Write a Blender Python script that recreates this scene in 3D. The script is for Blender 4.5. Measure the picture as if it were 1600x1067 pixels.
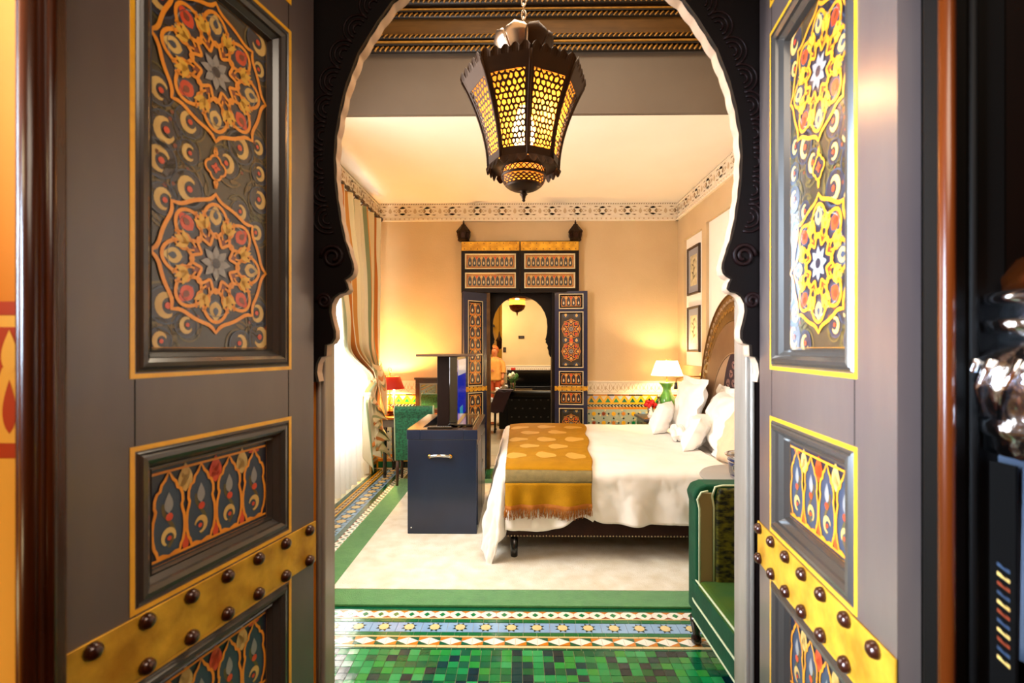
import bpy, bmesh, math, random
from mathutils import Vector, Matrix, noise
random.seed(7)
for o in list(bpy.data.objects): bpy.data.objects.remove(o)
SC = bpy.context.scene
COL = SC.collection
PI = math.pi
sin, cos, hypot = math.sin, math.cos, math.hypot
# ------------------------------------------------------------------ camera, world, lights, exposure
FPX, EYE = 755.6, 1.46
PSI = math.atan(10/FPX)
cam_d = bpy.data.cameras.new('camera'); cam = bpy.data.objects.new('camera', cam_d); COL.objects.link(cam)
cam_d.sensor_width = 36; cam_d.lens = FPX/1600*36; cam_d.shift_y = 11.5/1600
cam_d.clip_start = .02
cam_d.dof.use_dof = True; cam_d.dof.focus_distance = 4.2; cam_d.dof.aperture_fstop = 3.6
cam.location = (0, 0, EYE); cam.rotation_euler = (PI/2, 0, PSI)
SC.camera = cam
w = bpy.data.worlds.new('world'); SC.world = w; w.use_nodes = True
w.node_tree.nodes['Background'].inputs[0].default_value = (.85, .92, 1, 1)
w.node_tree.nodes['Background'].inputs[1].default_value = 0.9
vs = SC.view_settings
vs.view_transform = 'Standard'; vs.look = 'None'; vs.gamma = 1; vs.use_curve_mapping = False
vs.exposure = 0.42
def lamp(name, kind, loc, power, color, size=.1, size_y=None, aim=None, spread=None):
    d = bpy.data.lights.new(name, kind); d.energy = power; d.color = color
    if kind == 'AREA':
        d.shape = 'RECTANGLE'; d.size = size; d.size_y = size_y or size
        if spread: d.spread = spread
    else: d.shadow_soft_size = size
    o = bpy.data.objects.new(name, d); COL.objects.link(o); o.location = loc
    if aim: o.rotation_euler = (Vector(aim)-Vector(loc)).to_track_quat('-Z', 'Y').to_euler()
    return o
DAY, WARM, TUNG = (1, .99, .97), (1, .72, .42), (1, .55, .2)
lamp('daylight_far_window', 'AREA', (-2.1, 5.0, 1.85), 190, DAY, 1.2, 1.8, (0, 5.0, 1.7))
lamp('daylight_fill', 'AREA', (-2.1, 2.7, 1.7), 150, DAY, 1.3, 2.4, (0, 2.7, 1.2))  # added fill standing in for an unseen second window
lamp('near_room_fill', 'AREA', (.2, 2.3, 4.0), 55, (1, .84, .62), 1.6, 1.2, (.2, 2.5, 0))  # warm fill added over the near part of the room
lamp('hall_fill', 'AREA', (.25, -.5, 2.9), 26, (1, .84, .66), 1.2, 1.0, (.0, .3, 1.0))  # unseen warm fill added above and behind the camera
lamp('hall_wall_light', 'POINT', (-.98, .34, 2.0), 3.0, (1, .82, .45), .08)
lamp('hall_door_daylight', 'AREA', (-1.42, .12, 1.5), 36, (.62, .8, 1), .5, 1.9, (.66, 1.1, 1.2), math.radians(36))
lamp('hall_wall_light_low', 'POINT', (-1.1, .30, .9), 2.2, (1, .82, .45), .08)
lamp('salon_ceiling_light', 'AREA', (.2, 9.2, 3.1), 110, (1, .84, .6), 1.6, 2.2, (.2, 9.2, 0))
lamp('salon_passage_light', 'POINT', (-.72, 11.0, 2.2), 30, TUNG, .1)

# ------------------------------------------------------------------ materials
def lin(h):
    h = h.lstrip('#'); c = [int(h[i:i+2], 16)/255 for i in (0, 2, 4)]
    return tuple((x/12.92 if x <= .04045 else ((x+.055)/1.055)**2.4) for x in c)+(1,)
MATS = {}
def mat(name, col, rough=.5, metal=0., col2=None, scale=8., bump=0., bscale=None, spec=.5, detail=4., stretch=None, emit=None, estr=0., coat=0., trans=0., sheen=0., contrast=.25):
    m = bpy.data.materials.new(name); m.use_nodes = True; MATS[name] = m
    nt = m.node_tree; N = nt.nodes; L = nt.links; b = N['Principled BSDF']
    b.inputs['Base Color'].default_value = lin(col); b.inputs['Roughness'].default_value = rough
    b.inputs['Metallic'].default_value = metal; b.inputs['Specular IOR Level'].default_value = spec
    b.inputs['Coat Weight'].default_value = coat; b.inputs['Coat Roughness'].default_value = .12 if not name.endswith(('paint', 'leaf_wood')) else .24
    b.inputs['Transmission Weight'].default_value = trans; b.inputs['Sheen Weight'].default_value = sheen
    if emit: b.inputs['Emission Color'].default_value = lin(emit); b.inputs['Emission Strength'].default_value = estr
    if col2 or bump:
        tc = N.new('ShaderNodeTexCoord'); mp = N.new('ShaderNodeMapping')
        L.new(tc.outputs['Object'], mp.inputs[0])
        if stretch: mp.inputs['Scale'].default_value = stretch
    if col2:
        nz = N.new('ShaderNodeTexNoise'); nz.inputs['Scale'].default_value = scale; nz.inputs['Detail'].default_value = detail
        L.new(mp.outputs[0], nz.inputs['Vector'])
        cr = N.new('ShaderNodeValToRGB'); cr.color_ramp.elements[0].position = .5-contrast; cr.color_ramp.elements[1].position = .5+contrast
        cr.color_ramp.elements[0].color = lin(col); cr.color_ramp.elements[1].color = lin(col2)
        L.new(nz.outputs[0], cr.inputs[0]); L.new(cr.outputs[0], b.inputs['Base Color'])
    if bump:
        n2 = N.new('ShaderNodeTexNoise'); n2.inputs['Scale'].default_value = bscale or scale; n2.inputs['Detail'].default_value = 5
        L.new(mp.outputs[0], n2.inputs['Vector'])
        bp = N.new('ShaderNodeBump'); bp.inputs['Strength'].default_value = bump; bp.inputs['Distance'].default_value = .01
        L.new(n2.outputs[0], bp.inputs['Height']); L.new(bp.outputs[0], b.inputs['Normal'])
    return m
def sheer_mat(name, col, tr, transp):
    m = bpy.data.materials.new(name); m.use_nodes = True; MATS[name] = m
    nt = m.node_tree; N = nt.nodes; L = nt.links; N.remove(N['Principled BSDF']); out = N['Material Output']
    d = N.new('ShaderNodeBsdfDiffuse'); t = N.new('ShaderNodeBsdfTranslucent'); p = N.new('ShaderNodeBsdfTransparent')
    for n in (d, t): n.inputs[0].default_value = lin(col)
    m1 = N.new('ShaderNodeMixShader'); m1.inputs[0].default_value = tr; L.new(d.outputs[0], m1.inputs[1]); L.new(t.outputs[0], m1.inputs[2])
    m2 = N.new('ShaderNodeMixShader'); m2.inputs[0].default_value = transp; L.new(m1.outputs[0], m2.inputs[1]); L.new(p.outputs[0], m2.inputs[2])
    L.new(m2.outputs[0], out.inputs[0]); return m
def stripe_mat(name, stops, rough=.6):
    m = mat(name, '#ffffff', rough, spec=.3, sheen=.2); nt = m.node_tree; N = nt.nodes; L = nt.links
    uv = N.new('ShaderNodeUVMap'); sx = N.new('ShaderNodeSeparateXYZ'); L.new(uv.outputs[0], sx.inputs[0])
    fr = N.new('ShaderNodeMath'); fr.operation = 'FRACT'; L.new(sx.outputs[0], fr.inputs[0])
    cr = N.new('ShaderNodeValToRGB'); cr.color_ramp.interpolation = 'CONSTANT'; L.new(fr.outputs[0], cr.inputs[0])
    e = cr.color_ramp.elements; e[0].position = 0; e[0].color = lin(stops[0][1]); e[1].position = stops[1][0]; e[1].color = lin(stops[1][1])
    for p, c in stops[2:]:
        k = e.new(p); k.color = lin(c)
    L.new(cr.outputs[0], N['Principled BSDF'].inputs['Base Color']); return m

mat('beige_wall', '#cdb28a', .85, col2='#c4a880', scale=2.5, bump=.15, bscale=60)
mat('cream_ceiling', '#f6ece0', .9, col2='#f1e5d6', scale=1.5, bump=.08, bscale=30)
mat('riser_paint', '#665a4f', .8, col2='#5e5044', scale=2)
mat('white_panel', '#f3ece4', .85, col2='#eee6dc', scale=3)
mat('carved_plaster', '#f1e4cf', .8, col2='#e7d8c0', scale=30, bump=.3, bscale=120)
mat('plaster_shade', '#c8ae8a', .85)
mat('plaster_deep_shade', '#8a7050', .85)
mat('beam_wood', '#6a4a22', .45, col2='#553a18', scale=6, stretch=(1, 6, 6))
mat('beam_gilt', '#b07a28', .4, col2='#7a5218', scale=30)
mat('beam_dark', '#1a0f06', .5)
mat('orange_wall', '#e6900e', .8, col2='#da8008', scale=3, bump=.1, bscale=40)
mat('wall_red', '#b8400c', .8)
mat('wall_pale', '#f4be48', .8)
mat('hall_shade', '#0e0605', .6, col2='#140806', scale=5, spec=.15, stretch=(6, 6, 1))  # unlit side of the hall: its darkness is put into the colour
mat('casing_wood', '#4a2008', .26, col2='#2a0f04', scale=5, stretch=(8, 8, .6), bump=.1)
mat('overdoor_orange', '#bc640c', .45, col2='#a8560a', scale=20)
mat('casing_bead', '#5c2606', .25, col2='#431a04', scale=3, stretch=(8, 8, .6))
mat('casing_black', '#050302', .6, spec=.12)
mat('leaf_wood', '#625248', .45, col2='#3a2e34', scale=1.8, stretch=(3, 3, .8), bump=.05, bscale=9, coat=1., contrast=.32, spec=.7)
mat('leaf_edge', '#060403', .6, spec=.12)
mat('bead_wood', '#3a342f', .25, coat=.4)
mat('gold_paint', '#f4b41c', .4, col2='#e09c10', scale=30, coat=1.)
mat('orange_paint', '#f09614', .45, col2='#e4860c', scale=25, coat=1.)
mat('navy_paint', '#17182c', .4, col2='#1e1c2c', scale=12, coat=1.)
mat('olive_paint', '#2b2519', .36, col2='#342c1e', scale=14, coat=1.)
mat('vine_paint', '#4a4a20', .45, col2='#6a4a1c', scale=20, coat=1.)
mat('cream_paint', '#d8b468', .45, col2='#c89a4c', scale=30, coat=1.)
mat('yellow_paint', '#e0a82c', .45, coat=1.)
mat('red_paint', '#c8300c', .4, col2='#d8481a', scale=30, coat=1.)
mat('rust_paint', '#7a2e12', .45, coat=1.)
mat('slate_paint', '#2e3a4e', .45, coat=1.)
mat('grey_paint', '#8f8a86', .45, coat=1.)
mat('brass_band', '#f0b838', .38, .4, col2='#b8801c', scale=14, bump=.25, bscale=25, contrast=.2)
mat('dark_nail', '#3a170a', .28, .35, coat=.4)
mat('arch_wood', '#070302', .6, col2='#0c0403', scale=14, spec=.12)  # near-black: the arch's backlit shade is put into its colour
mat('arch_carved', '#160605', .5, spec=.15)
mat('arch_lit_edge', '#c2a48c', .45, col2='#a78a70', scale=20)
mat('jamb_wood', '#8f8478', .32, col2='#7a6e62', scale=5, stretch=(6, 6, .8), coat=.2)
mat('door_navy', '#16204a', .3, col2='#101838', scale=4, coat=.3)
mat('door_black', '#0e0706', .45, col2='#180c08', scale=5, spec=.2)
mat('pale_line', '#d8c69c', .5)
mat('bronze_reveal', '#6a4616', .4, .4, col2='#3a240a', scale=10)
mat('grout', '#cfc6a6', .6)
GREEN = ['#0a6a38', '#0d7a42', '#138a4c', '#0a5a3c', '#1f8f3c', '#063a3c', '#2a9a5a', '#0a5a34', '#2c8a3a', '#042c34']
for i, c in enumerate(GREEN): mat('glaze_%d' % i, c, .12, col2=c, scale=20, bump=.12, bscale=35, coat=.5)
mat('glaze_dark', '#06301f', .12, coat=.5)
mat('glaze_blue', '#8fb4d8', .14, col2='#7fa4d2', scale=15, bump=.1, bscale=30, coat=.4)
mat('glaze_cream', '#e2cf9a', .16, col2='#d6bd84', scale=15, coat=.4)
mat('glaze_white', '#efece2', .16, coat=.4)
mat('glaze_orange', '#c87a1e', .16, coat=.4)
mat('glaze_yellow', '#e0a81c', .18, coat=.3)
mat('glaze_aqua', '#96b0a4', .18, coat=.3)
mat('glaze_stone', '#a2aa98', .18, coat=.3)
mat('glaze_lilac', '#b8b6c8', .18, coat=.3)
mat('glaze_black', '#12130f', .18, coat=.3)
mat('glaze_rust', '#8a3a14', .18, coat=.3)
mat('rug_green', '#36803f', 1, col2='#5aa256', scale=16, detail=12, bump=.8, bscale=180, sheen=.4, contrast=.4)
mat('rug_ivory', '#f8f4e8', 1, col2='#ddd2b8', scale=9, detail=12, bump=.7, bscale=140, sheen=.3)
mat('linen', '#f4eee8', .75, col2='#efe7de', scale=6, bump=.5, bscale=7, sheen=.15)
mat('linen_cream', '#e8cfae', .75, bump=.15, bscale=10, sheen=.15)
mat('pillow_white', '#f7f5f2', .75, bump=.15, bscale=12)
mat('gold_weave', '#a07000', .75, col2='#b27e04', scale=14, bump=.35, bscale=160, spec=.2)
mat('gold_pale', '#cc9a38', .7, bump=.3, bscale=160)
mat('grey_weave', '#8a7848', .75, col2='#75663e', scale=30, bump=.3, bscale=160)
mat('fringe', '#985404', .75, col2='#b06a08', scale=40)
mat('leather', '#220b04', .45, col2='#381808', scale=5, bump=.15, bscale=60, spec=.2)
mat('nailhead', '#e8d8b0', .3, .8)
mat('black_lacquer', '#08080a', .22, coat=.5)
mat('cabinet_blue', '#121b30', .3, col2='#1a2844', scale=2.5, bump=.06, bscale=14, coat=.2)
mat('cabinet_top', '#5a4234', .22, col2='#46342a', scale=3, coat=.5)
mat('column_wood', '#20120d', .55, col2='#180d0a', scale=4, spec=.12)
mat('chrome', '#d8d8d8', .12, 1)
mat('screen_black', '#050505', .05, coat=1)
mat('screen_blue', '#0a0f40', .1, emit='#1430c8', estr=.5, coat=.6)
mat('screen_white', '#c8c4c8', .1, emit='#d8d0d0', estr=.55, coat=.6)
mat('screen_teal', '#2a8aa0', .1, emit='#3aa8c8', estr=.5, coat=.6)
mat('velvet_green', '#043624', .75, col2='#085236', scale=9, bump=.2, bscale=40, sheen=.05, spec=.2, contrast=.35)
mat('velvet_seat', '#0a4a24', .7, col2='#425c08', scale=5, bump=.15, bscale=40, sheen=.05, spec=.2, contrast=.3)
mat('velvet_pattern', '#0a140c', .8, col2='#6a6a10', scale=30, detail=8, stretch=(1, 1, 2.2), contrast=.14, bump=.2, bscale=60)
mat('velvet_tan_sheen', '#9a8a5c', .6, col2='#86784e', scale=3, stretch=(1, 1, .3), sheen=.4)  # sheen on the green velvet's front roll, painted as tan
mat('piping', '#c8d8b8', .6)
mat('chair_green', '#0a4a34', .75, col2='#1f7a55', scale=55, detail=3, contrast=.12, sheen=.3)
mat('mahogany', '#4a120a', .3, col2='#340c06', scale=6, coat=.4)
mat('dark_turned', '#190a10', .25, coat=.5)
mat('desk_blue', '#54607a', .4, col2='#46526a', scale=5)
mat('desk_top', '#a8641c', .28, col2='#945410', scale=4, coat=.4)
mat('brass', '#c8963c', .25, 1)
mat('red_shade', '#c01c08', .55)
mat('mirror', '#eeeeee', .02, 1)
mat('silver', '#d4d6da', .14, 1, bump=.5, bscale=30)
mat('silver_plain', '#d0d2d8', .16, 1)
mat('green_ceramic', '#4f9440', .12, col2='#5ca04a', scale=6, coat=.8)
mat('rose_red', '#c80812', .55, col2='#e01a1a', scale=30)
mat('leaf_green', '#3c6a1e', .6)
mat('petal_white', '#e8ecd0', .6)
mat('porcelain', '#f2f2f0', .15, coat=.6)
mat('clear_glass', '#eef4f2', .03, trans=1.)
mat('amber_glass', '#ffd9a0', .3)
mat('copper', '#7a3a14', .25, .9, col2='#5a280c', scale=12)
mat('lantern_brass', '#34200f', .48, .75, col2='#26160a', scale=10)
mat('lantern_silver', '#b4a090', .25, .9)
mat('headboard_gold', '#7a521e', .42, col2='#5a3a14', scale=10, bump=.2, bscale=30)
mat('headboard_brown', '#6e4822', .6, col2='#7c5630', scale=5, sheen=.1)
mat('headboard_tan', '#a8835c', .65, col2='#957350', scale=4, sheen=.4)
mat('velvet_purple', '#2a1020', .8, sheen=.05)
mat('damask_pink', '#8a6460', .7)
mat('picture_frame', '#2e1a0c', .35, coat=.3)
mat('picture_mount', '#8f8f96', .8)
mat('picture_paper', '#d8c9a0', .8, col2='#a89a78', scale=22, detail=8, contrast=.2)
mat('picture_ink', '#6a5c40', .8)
mat('sofa_black', '#040405', .45, spec=.15)
mat('sofa_button', '#3a3a3a', .3)
mat('plate_dark', '#20160e', .4)
mat('salon_wall', '#cbb489', .85, col2='#c2aa7e', scale=2)
mat('salon_floor', '#c4c2b0', .3, col2='#b4b2a0', scale=3)
mat('passage_yellow', '#c8a440', .85)
mat('skin', '#c87848', .5)
mat('hair', '#b4541a', .55)
mat('blouse', '#d89a48', .7, col2='#c88838', scale=14, bump=.2, bscale=30)
mat('trousers', '#b4481c', .7)
mat('purple_leather', '#3a1420', .5)
mat('white_frame', '#e8e6e2', .5)
mat('console_cloth', '#1e2836', .7, col2='#3a4252', scale=4, bump=.2, bscale=8)
mat('trim_yellow', '#b89448', .6)
mat('blue_bucket', '#1c3470', .16, .3, coat=.6)
mat('table_grey', '#9a9894', .5)
sheer_mat('sheer', '#f4f4f2', .34, .02)
sheer_mat('lamp_shade', '#fff2dc', .42, .0)
sheer_mat('amber_liner', '#f0a040', .8, .45)
stripe_mat('striped_silk', [(0, '#d9c8a0'), (.16, '#8f9a72'), (.24, '#dcd0b0'), (.40, '#b86a1c'), (.50, '#e2d8bc'), (.66, '#7f8c6a'), (.72, '#c8873a'), (.84, '#e0d2ac')])

# ------------------------------------------------------------------ mesh helper
class MB:
    def __init__(s): s.v = []; s.f = []; s.fm = []; s.mats = []; s.sm = []; s.uv = None
    def mi(s, m):
        if m not in s.mats: s.mats.append(m)
        return s.mats.index(m)
    def add(s, vs, fs, m, smooth=False):
        b = len(s.v); s.v += [tuple(p) for p in vs]; k = s.mi(m)
        for f in fs: s.f.append([b+i for i in f]); s.fm.append(k); s.sm.append(smooth)
        return s
    def box(s, x0, x1, y0, y1, z0, z1, m):
        return s.add([(x0, y0, z0), (x1, y0, z0), (x1, y1, z0), (x0, y1, z0), (x0, y0, z1), (x1, y0, z1), (x1, y1, z1), (x0, y1, z1)],
              [(3, 2, 1, 0), (4, 5, 6, 7), (0, 1, 5, 4), (1, 2, 6, 5), (2, 3, 7, 6), (3, 0, 4, 7)], m)
    def prism(s, poly, fn, h0, h1, m):
        n = len(poly); vs = [fn(a, b, h0) for a, b in poly]+[fn(a, b, h1) for a, b in poly]
        fs = [list(range(n))[::-1], list(range(n, 2*n))]+[(i, (i+1) % n, n+(i+1) % n, n+i) for i in range(n)]
        return s.add(vs, fs, m)
    def tube(s, pts, r, m, seg=8, closed=False, cap=True):
        pts = [Vector(p) for p in pts]; n = len(pts); vs = []; up = None
        for i, p in enumerate(pts):
            if closed: t = pts[(i+1) % n]-pts[i-1]
            else: t = pts[min(i+1, n-1)]-pts[max(i-1, 0)]
            t = t.normalized() if t.length > 1e-9 else Vector((0, 0, 1))
            if up is None: up = t.orthogonal().normalized()
            up = (up-t*up.dot(t)); up = up.normalized() if up.length > 1e-6 else t.orthogonal().normalized()
            bi = t.cross(up); rr = r[i] if isinstance(r, (list, tuple)) else r
            vs += [p+(up*cos(2*PI*k/seg)+bi*sin(2*PI*k/seg))*rr for k in range(seg)]
        fs = []
        for i in range(n if closed else n-1):
            j = (i+1) % n
            fs += [(i*seg+k, i*seg+(k+1) % seg, j*seg+(k+1) % seg, j*seg+k) for k in range(seg)]
        if cap and not closed: fs += [list(range(seg))[::-1], [(n-1)*seg+k for k in range(seg)]]
        return s.add(vs, fs, m, True)
    def lathe(s, prof, c, m, seg=20, phase=0., smooth=True, squash=(1, 1), cap=True):
        vs = []; fs = []; n = len(prof)
        for r, z in prof: vs += [(c[0]+r*squash[0]*cos(phase+2*PI*k/seg), c[1]+r*squash[1]*sin(phase+2*PI*k/seg), c[2]+z) for k in range(seg)]
        for i in range(n-1): fs += [(i*seg+k, i*seg+(k+1) % seg, (i+1)*seg+(k+1) % seg, (i+1)*seg+k) for k in range(seg)]
        if cap: fs += [list(range(seg))[::-1], [(n-1)*seg+k for k in range(seg)]]
        return s.add(vs, fs, m, smooth)
    def grid(s, fn, nu, nv, m, smooth=True, uvfn=None):
        vs = [fn(i/nu, j/nv) for j in range(nv+1) for i in range(nu+1)]; W = nu+1
        fs = [(j*W+i, j*W+i+1, (j+1)*W+i+1, (j+1)*W+i) for j in range(nv) for i in range(nu)]
        if uvfn: s.uv = [uvfn(i/nu, j/nv) for j in range(nv+1) for i in range(nu+1)]
        return s.add(vs, fs, m, smooth)
    def ball(s, c, r, m, seg=12, rings=8, sc=(1, 1, 1)):
        vs = []; fs = []
        for i in range(rings+1):
            a = PI*i/rings
            vs += [(c[0]+r*sc[0]*sin(a)*cos(2*PI*k/seg), c[1]+r*sc[1]*sin(a)*sin(2*PI*k/seg), c[2]+r*sc[2]*cos(a)) for k in range(seg)]
        for i in range(rings): fs += [(i*seg+k, i*seg+(k+1) % seg, (i+1)*seg+(k+1) % seg, (i+1)*seg+k) for k in range(seg)]
        return s.add(vs, fs, m, True)
    def holed(s, a0, a1, b0, b1, holes, fn, h0, h1, m):
        A = sorted({a0, a1, *[x for h in holes for x in h[:2]]}); B = sorted({b0, b1, *[x for h in holes for x in h[2:]]})
        for i in range(len(A)-1):
            for j in range(len(B)-1):
                ca, cb = (A[i]+A[i+1])/2, (B[j]+B[j+1])/2
                if any(h[0] < ca < h[1] and h[2] < cb < h[3] for h in holes): continue
                s.prism([(A[i], B[j]), (A[i+1], B[j]), (A[i+1], B[j+1]), (A[i], B[j+1])], fn, h0, h1, m)
        return s
    def mesh(s, name):
        me = bpy.data.meshes.new(name); me.from_pydata(s.v, [], s.f)
        for m in s.mats: me.materials.append(MATS[m])
        me.polygons.foreach_set('material_index', s.fm); me.polygons.foreach_set('use_smooth', s.sm)
        if s.uv:
            l = me.uv_layers.new(name='UVMap')
            for lp in me.loops: l.data[lp.index].uv = s.uv[lp.vertex_index]
        me.update(); return me
    def build(s, name, parent=None, bevel=0., kind=None, label=None, solid=0., sub=0, seg=2):
        me = s.mesh(name)
        o = bpy.data.objects.new(name, me); COL.objects.link(o)
        if parent: o.parent = parent
        if solid:
            md = o.modifiers.new('thickness', 'SOLIDIFY'); md.thickness = solid; md.offset = 0
        if bevel:
            md = o.modifiers.new('edge', 'BEVEL'); md.width = bevel; md.segments = seg; md.limit_method = 'ANGLE'
        if sub:
            md = o.modifiers.new('sub', 'SUBSURF'); md.levels = sub; md.render_levels = sub
        if kind: o['kind'] = kind
        if label: o['label'] = label
        return o
def bx(x0, x1, y0, y1, z0, z1, m): return MB().box(x0, x1, y0, y1, z0, z1, m)
def tag(o, label, cat, group=None, kind=None):
    o['label'] = label; o['category'] = cat
    if group: o['group'] = group
    if kind: o['kind'] = kind
    return o
def thing(name, label, cat, loc=(0, 0, 0), rz=0., group=None, kind=None):
    o = bpy.data.objects.new(name, None); COL.objects.link(o); o.empty_display_size = .1
    o.location = loc; o.rotation_euler = (0, 0, rz)
    return tag(o, label, cat, group, kind)
def struct(o): o['kind'] = 'structure'; return o
def dup(o, loc=None, rz=None, label=None, parent=None):
    c = o.copy(); COL.objects.link(c)
    if parent: c.parent = parent
    if loc is not None: c.location = loc
    if rz is not None: c.rotation_euler = (0, 0, rz)
    if label: c['label'] = label
    for ch in list(o.children): dup(ch, parent=c)
    return c
XZ = lambda y: (lambda a, b, h: (a, y+h, b))      # wall facing camera, h grows away
YZ = lambda x: (lambda a, b, h: (x+h, a, b))
XY = lambda z: (lambda a, b, h: (a, b, z+h))
# flat painted ornament, laid in layers a fraction of a millimetre apart
class Paint:
    def __init__(s, fn, eps=.0006): s.fn = fn; s.e = eps; s.mb = MB()
    def poly(s, pts, l, m): s.mb.add([s.fn(a, b, l*s.e) for a, b in pts], [list(range(len(pts)))], m)
    def disc(s, c, r, l, m, n=14, sx=1, sz=1): s.poly([(c[0]+r*sx*cos(2*PI*k/n), c[1]+r*sz*sin(2*PI*k/n)) for k in range(n)], l, m)
    def rib(s, pts, wd, l, m, closed=False):
        n = len(pts); L = []; R = []
        for i in range(n):
            if closed: p, q = pts[i-1], pts[(i+1) % n]
            else: p, q = pts[max(i-1, 0)], pts[min(i+1, n-1)]
            dx, dz = q[0]-p[0], q[1]-p[1]; d = hypot(dx, dz) or 1; nx, nz = -dz/d*wd/2, dx/d*wd/2
            L.append((pts[i][0]+nx, pts[i][1]+nz)); R.append((pts[i][0]-nx, pts[i][1]-nz))
        vs = [s.fn(a, b, l*s.e) for a, b in L+R]
        s.mb.add(vs, [(i, (i+1) % n, n+(i+1) % n, n+i) for i in range(n if closed else n-1)], m)
    def drop(s, c, ang, ln, wd, l, m, n=9):     # pointed leaf / teardrop
        pts = []
        for k in range(2*n):
            t = k/n if k < n else 2-k/n
            w_ = wd*sin(PI*t**.75)*(1 if k < n else -1)*.5
            x, y = ln*(t-.5), w_
            pts.append((c[0]+x*cos(ang)-y*sin(ang), c[1]+x*sin(ang)+y*cos(ang)))
        s.poly(pts, l, m)
    def curl(s, c, r, ang, l, m):               # crescent paisley with a dot
        a = [(c[0]+r*cos(ang+t), c[1]+r*1.15*sin(ang+t)) for t in [(-2.3+4.6*k/12) for k in range(13)]]
        b = [(c[0]+r*.28*cos(ang+PI)+r*.62*cos(ang+t), c[1]+r*.28*sin(ang+PI)+r*.72*sin(ang+t)) for t in [(2.3-4.6*k/12) for k in range(13)]]
        s.poly(a+b, l, m); s.disc((c[0]-r*.2*cos(ang), c[1]-r*.2*sin(ang)), r*.3, l+1, 'red_paint', 8)
def polar(c, fr, n, sx=1., ph=0.): return [(c[0]+fr(t)*cos(t+ph)*sx, c[1]+fr(t)*sin(t+ph)) for t in [2*PI*k/n for k in range(n)]]
# ------------------------------------------------------------------ painted ornament motifs
def rosette(P, c, R, det=1, line='orange_paint', back='navy_paint', sx=1.):
    n = 96 if det else 48; w_ = R*(.05 if det else .045)
    P.poly(polar(c, lambda t: R*(.89+.11*(1-abs(sin(4*t)))**3), n, sx), 1, back)
    for k in range(8):
        a = k*PI/4
        p = (c[0]+R*.70*cos(a)*sx, c[1]+R*.70*sin(a))
        if det:
            P.drop(p, a, R*.36, R*.27, 2, 'slate_paint'); P.drop(p, a, R*.30, R*.21, 3, 'red_paint' if k % 2 else 'cream_paint')
            P.drop(p, a, R*.13, R*.09, 4, 'rust_paint' if k % 2 else 'slate_paint')
        else: P.drop(p, a, R*.30, R*.22, 3, 'red_paint' if k % 2 else 'cream_paint', 5)
        a += PI/8; p = (c[0]+R*.56*cos(a)*sx, c[1]+R*.56*sin(a))
        if det:
            for da in (-.8, 0, .8): P.drop((p[0]+R*.06*cos(a+da*1.6), p[1]+R*.06*sin(a+da*1.6)), a+da, R*.22, R*.10, 5, 'yellow_paint', 6)
            P.rib([(c[0]+R*q*cos(a+o_*(1-abs(q-.56)/.2)**.5)*sx, c[1]+R*q*sin(a+o_*(1-abs(q-.56)/.2)**.5)) for o_ in (.2,) for q in [.38+.36*j/10 for j in range(11)]], w_*.6, 4, line)
            P.rib([(c[0]+R*q*cos(a-.2*(1-abs(q-.56)/.2)**.5)*sx, c[1]+R*q*sin(a-.2*(1-abs(q-.56)/.2)**.5)) for q in [.38+.36*j/10 for j in range(11)]], w_*.6, 4, line)
            P.drop((c[0]+R*.36*cos(a)*sx, c[1]+R*.36*sin(a)), a, R*.14, R*.11, 3, 'rust_paint', 5)
        else: P.drop(p, a, R*.2, R*.14, 3, 'yellow_paint', 4)
    for ph in (0, PI): P.rib(polar(c, lambda t: R*(.615+.235*cos(4*t+ph)), n, sx), w_, 4, line, True)
    P.rib(polar(c, lambda t: R*(.35+.08*cos(8*t)), n, sx), w_*.9, 5, line, True)
    P.rib(polar(c, lambda t: R*(.89+.11*(1-abs(sin(4*t)))**3), n, sx), w_*1.1, 4, line, True)
    if det: P.rib(polar(c, lambda t: R*(.74+.03*cos(8*t)), n, sx), w_*.3, 3, 'grey_paint', True)
    for k in range(8): P.drop((c[0]+R*.15*cos(k*PI/4)*sx, c[1]+R*.15*sin(k*PI/4)), k*PI/4, R*.22, R*.12, 5, 'grey_paint', 5)
    P.disc(c, R*.075, 6, 'navy_paint', 10)
def medallion(P, c, r):
    P.poly(polar(c, lambda t: r*(.78+.25*abs(cos(2*t))), 40), 2, 'navy_paint')
    P.rib(polar(c, lambda t: r*(.78+.25*abs(cos(2*t))), 40), r*.2, 4, 'orange_paint', True)
    for k in range(4): P.drop((c[0]+r*.26*cos(k*PI/2), c[1]+r*.26*sin(k*PI/2)), k*PI/2, r*.46, r*.34, 4, 'red_paint', 6)
    for s in (1, -1): P.rib([(c[0], c[1]+s*r*.95), (c[0]+r*.15, c[1]+s*r*1.3), (c[0], c[1]+s*r*1.75)], r*.22, 4, 'orange_paint'); P.rib([(c[0], c[1]+s*r*.95), (c[0]-r*.15, c[1]+s*r*1.3), (c[0], c[1]+s*r*1.75)], r*.22, 4, 'orange_paint')
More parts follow.
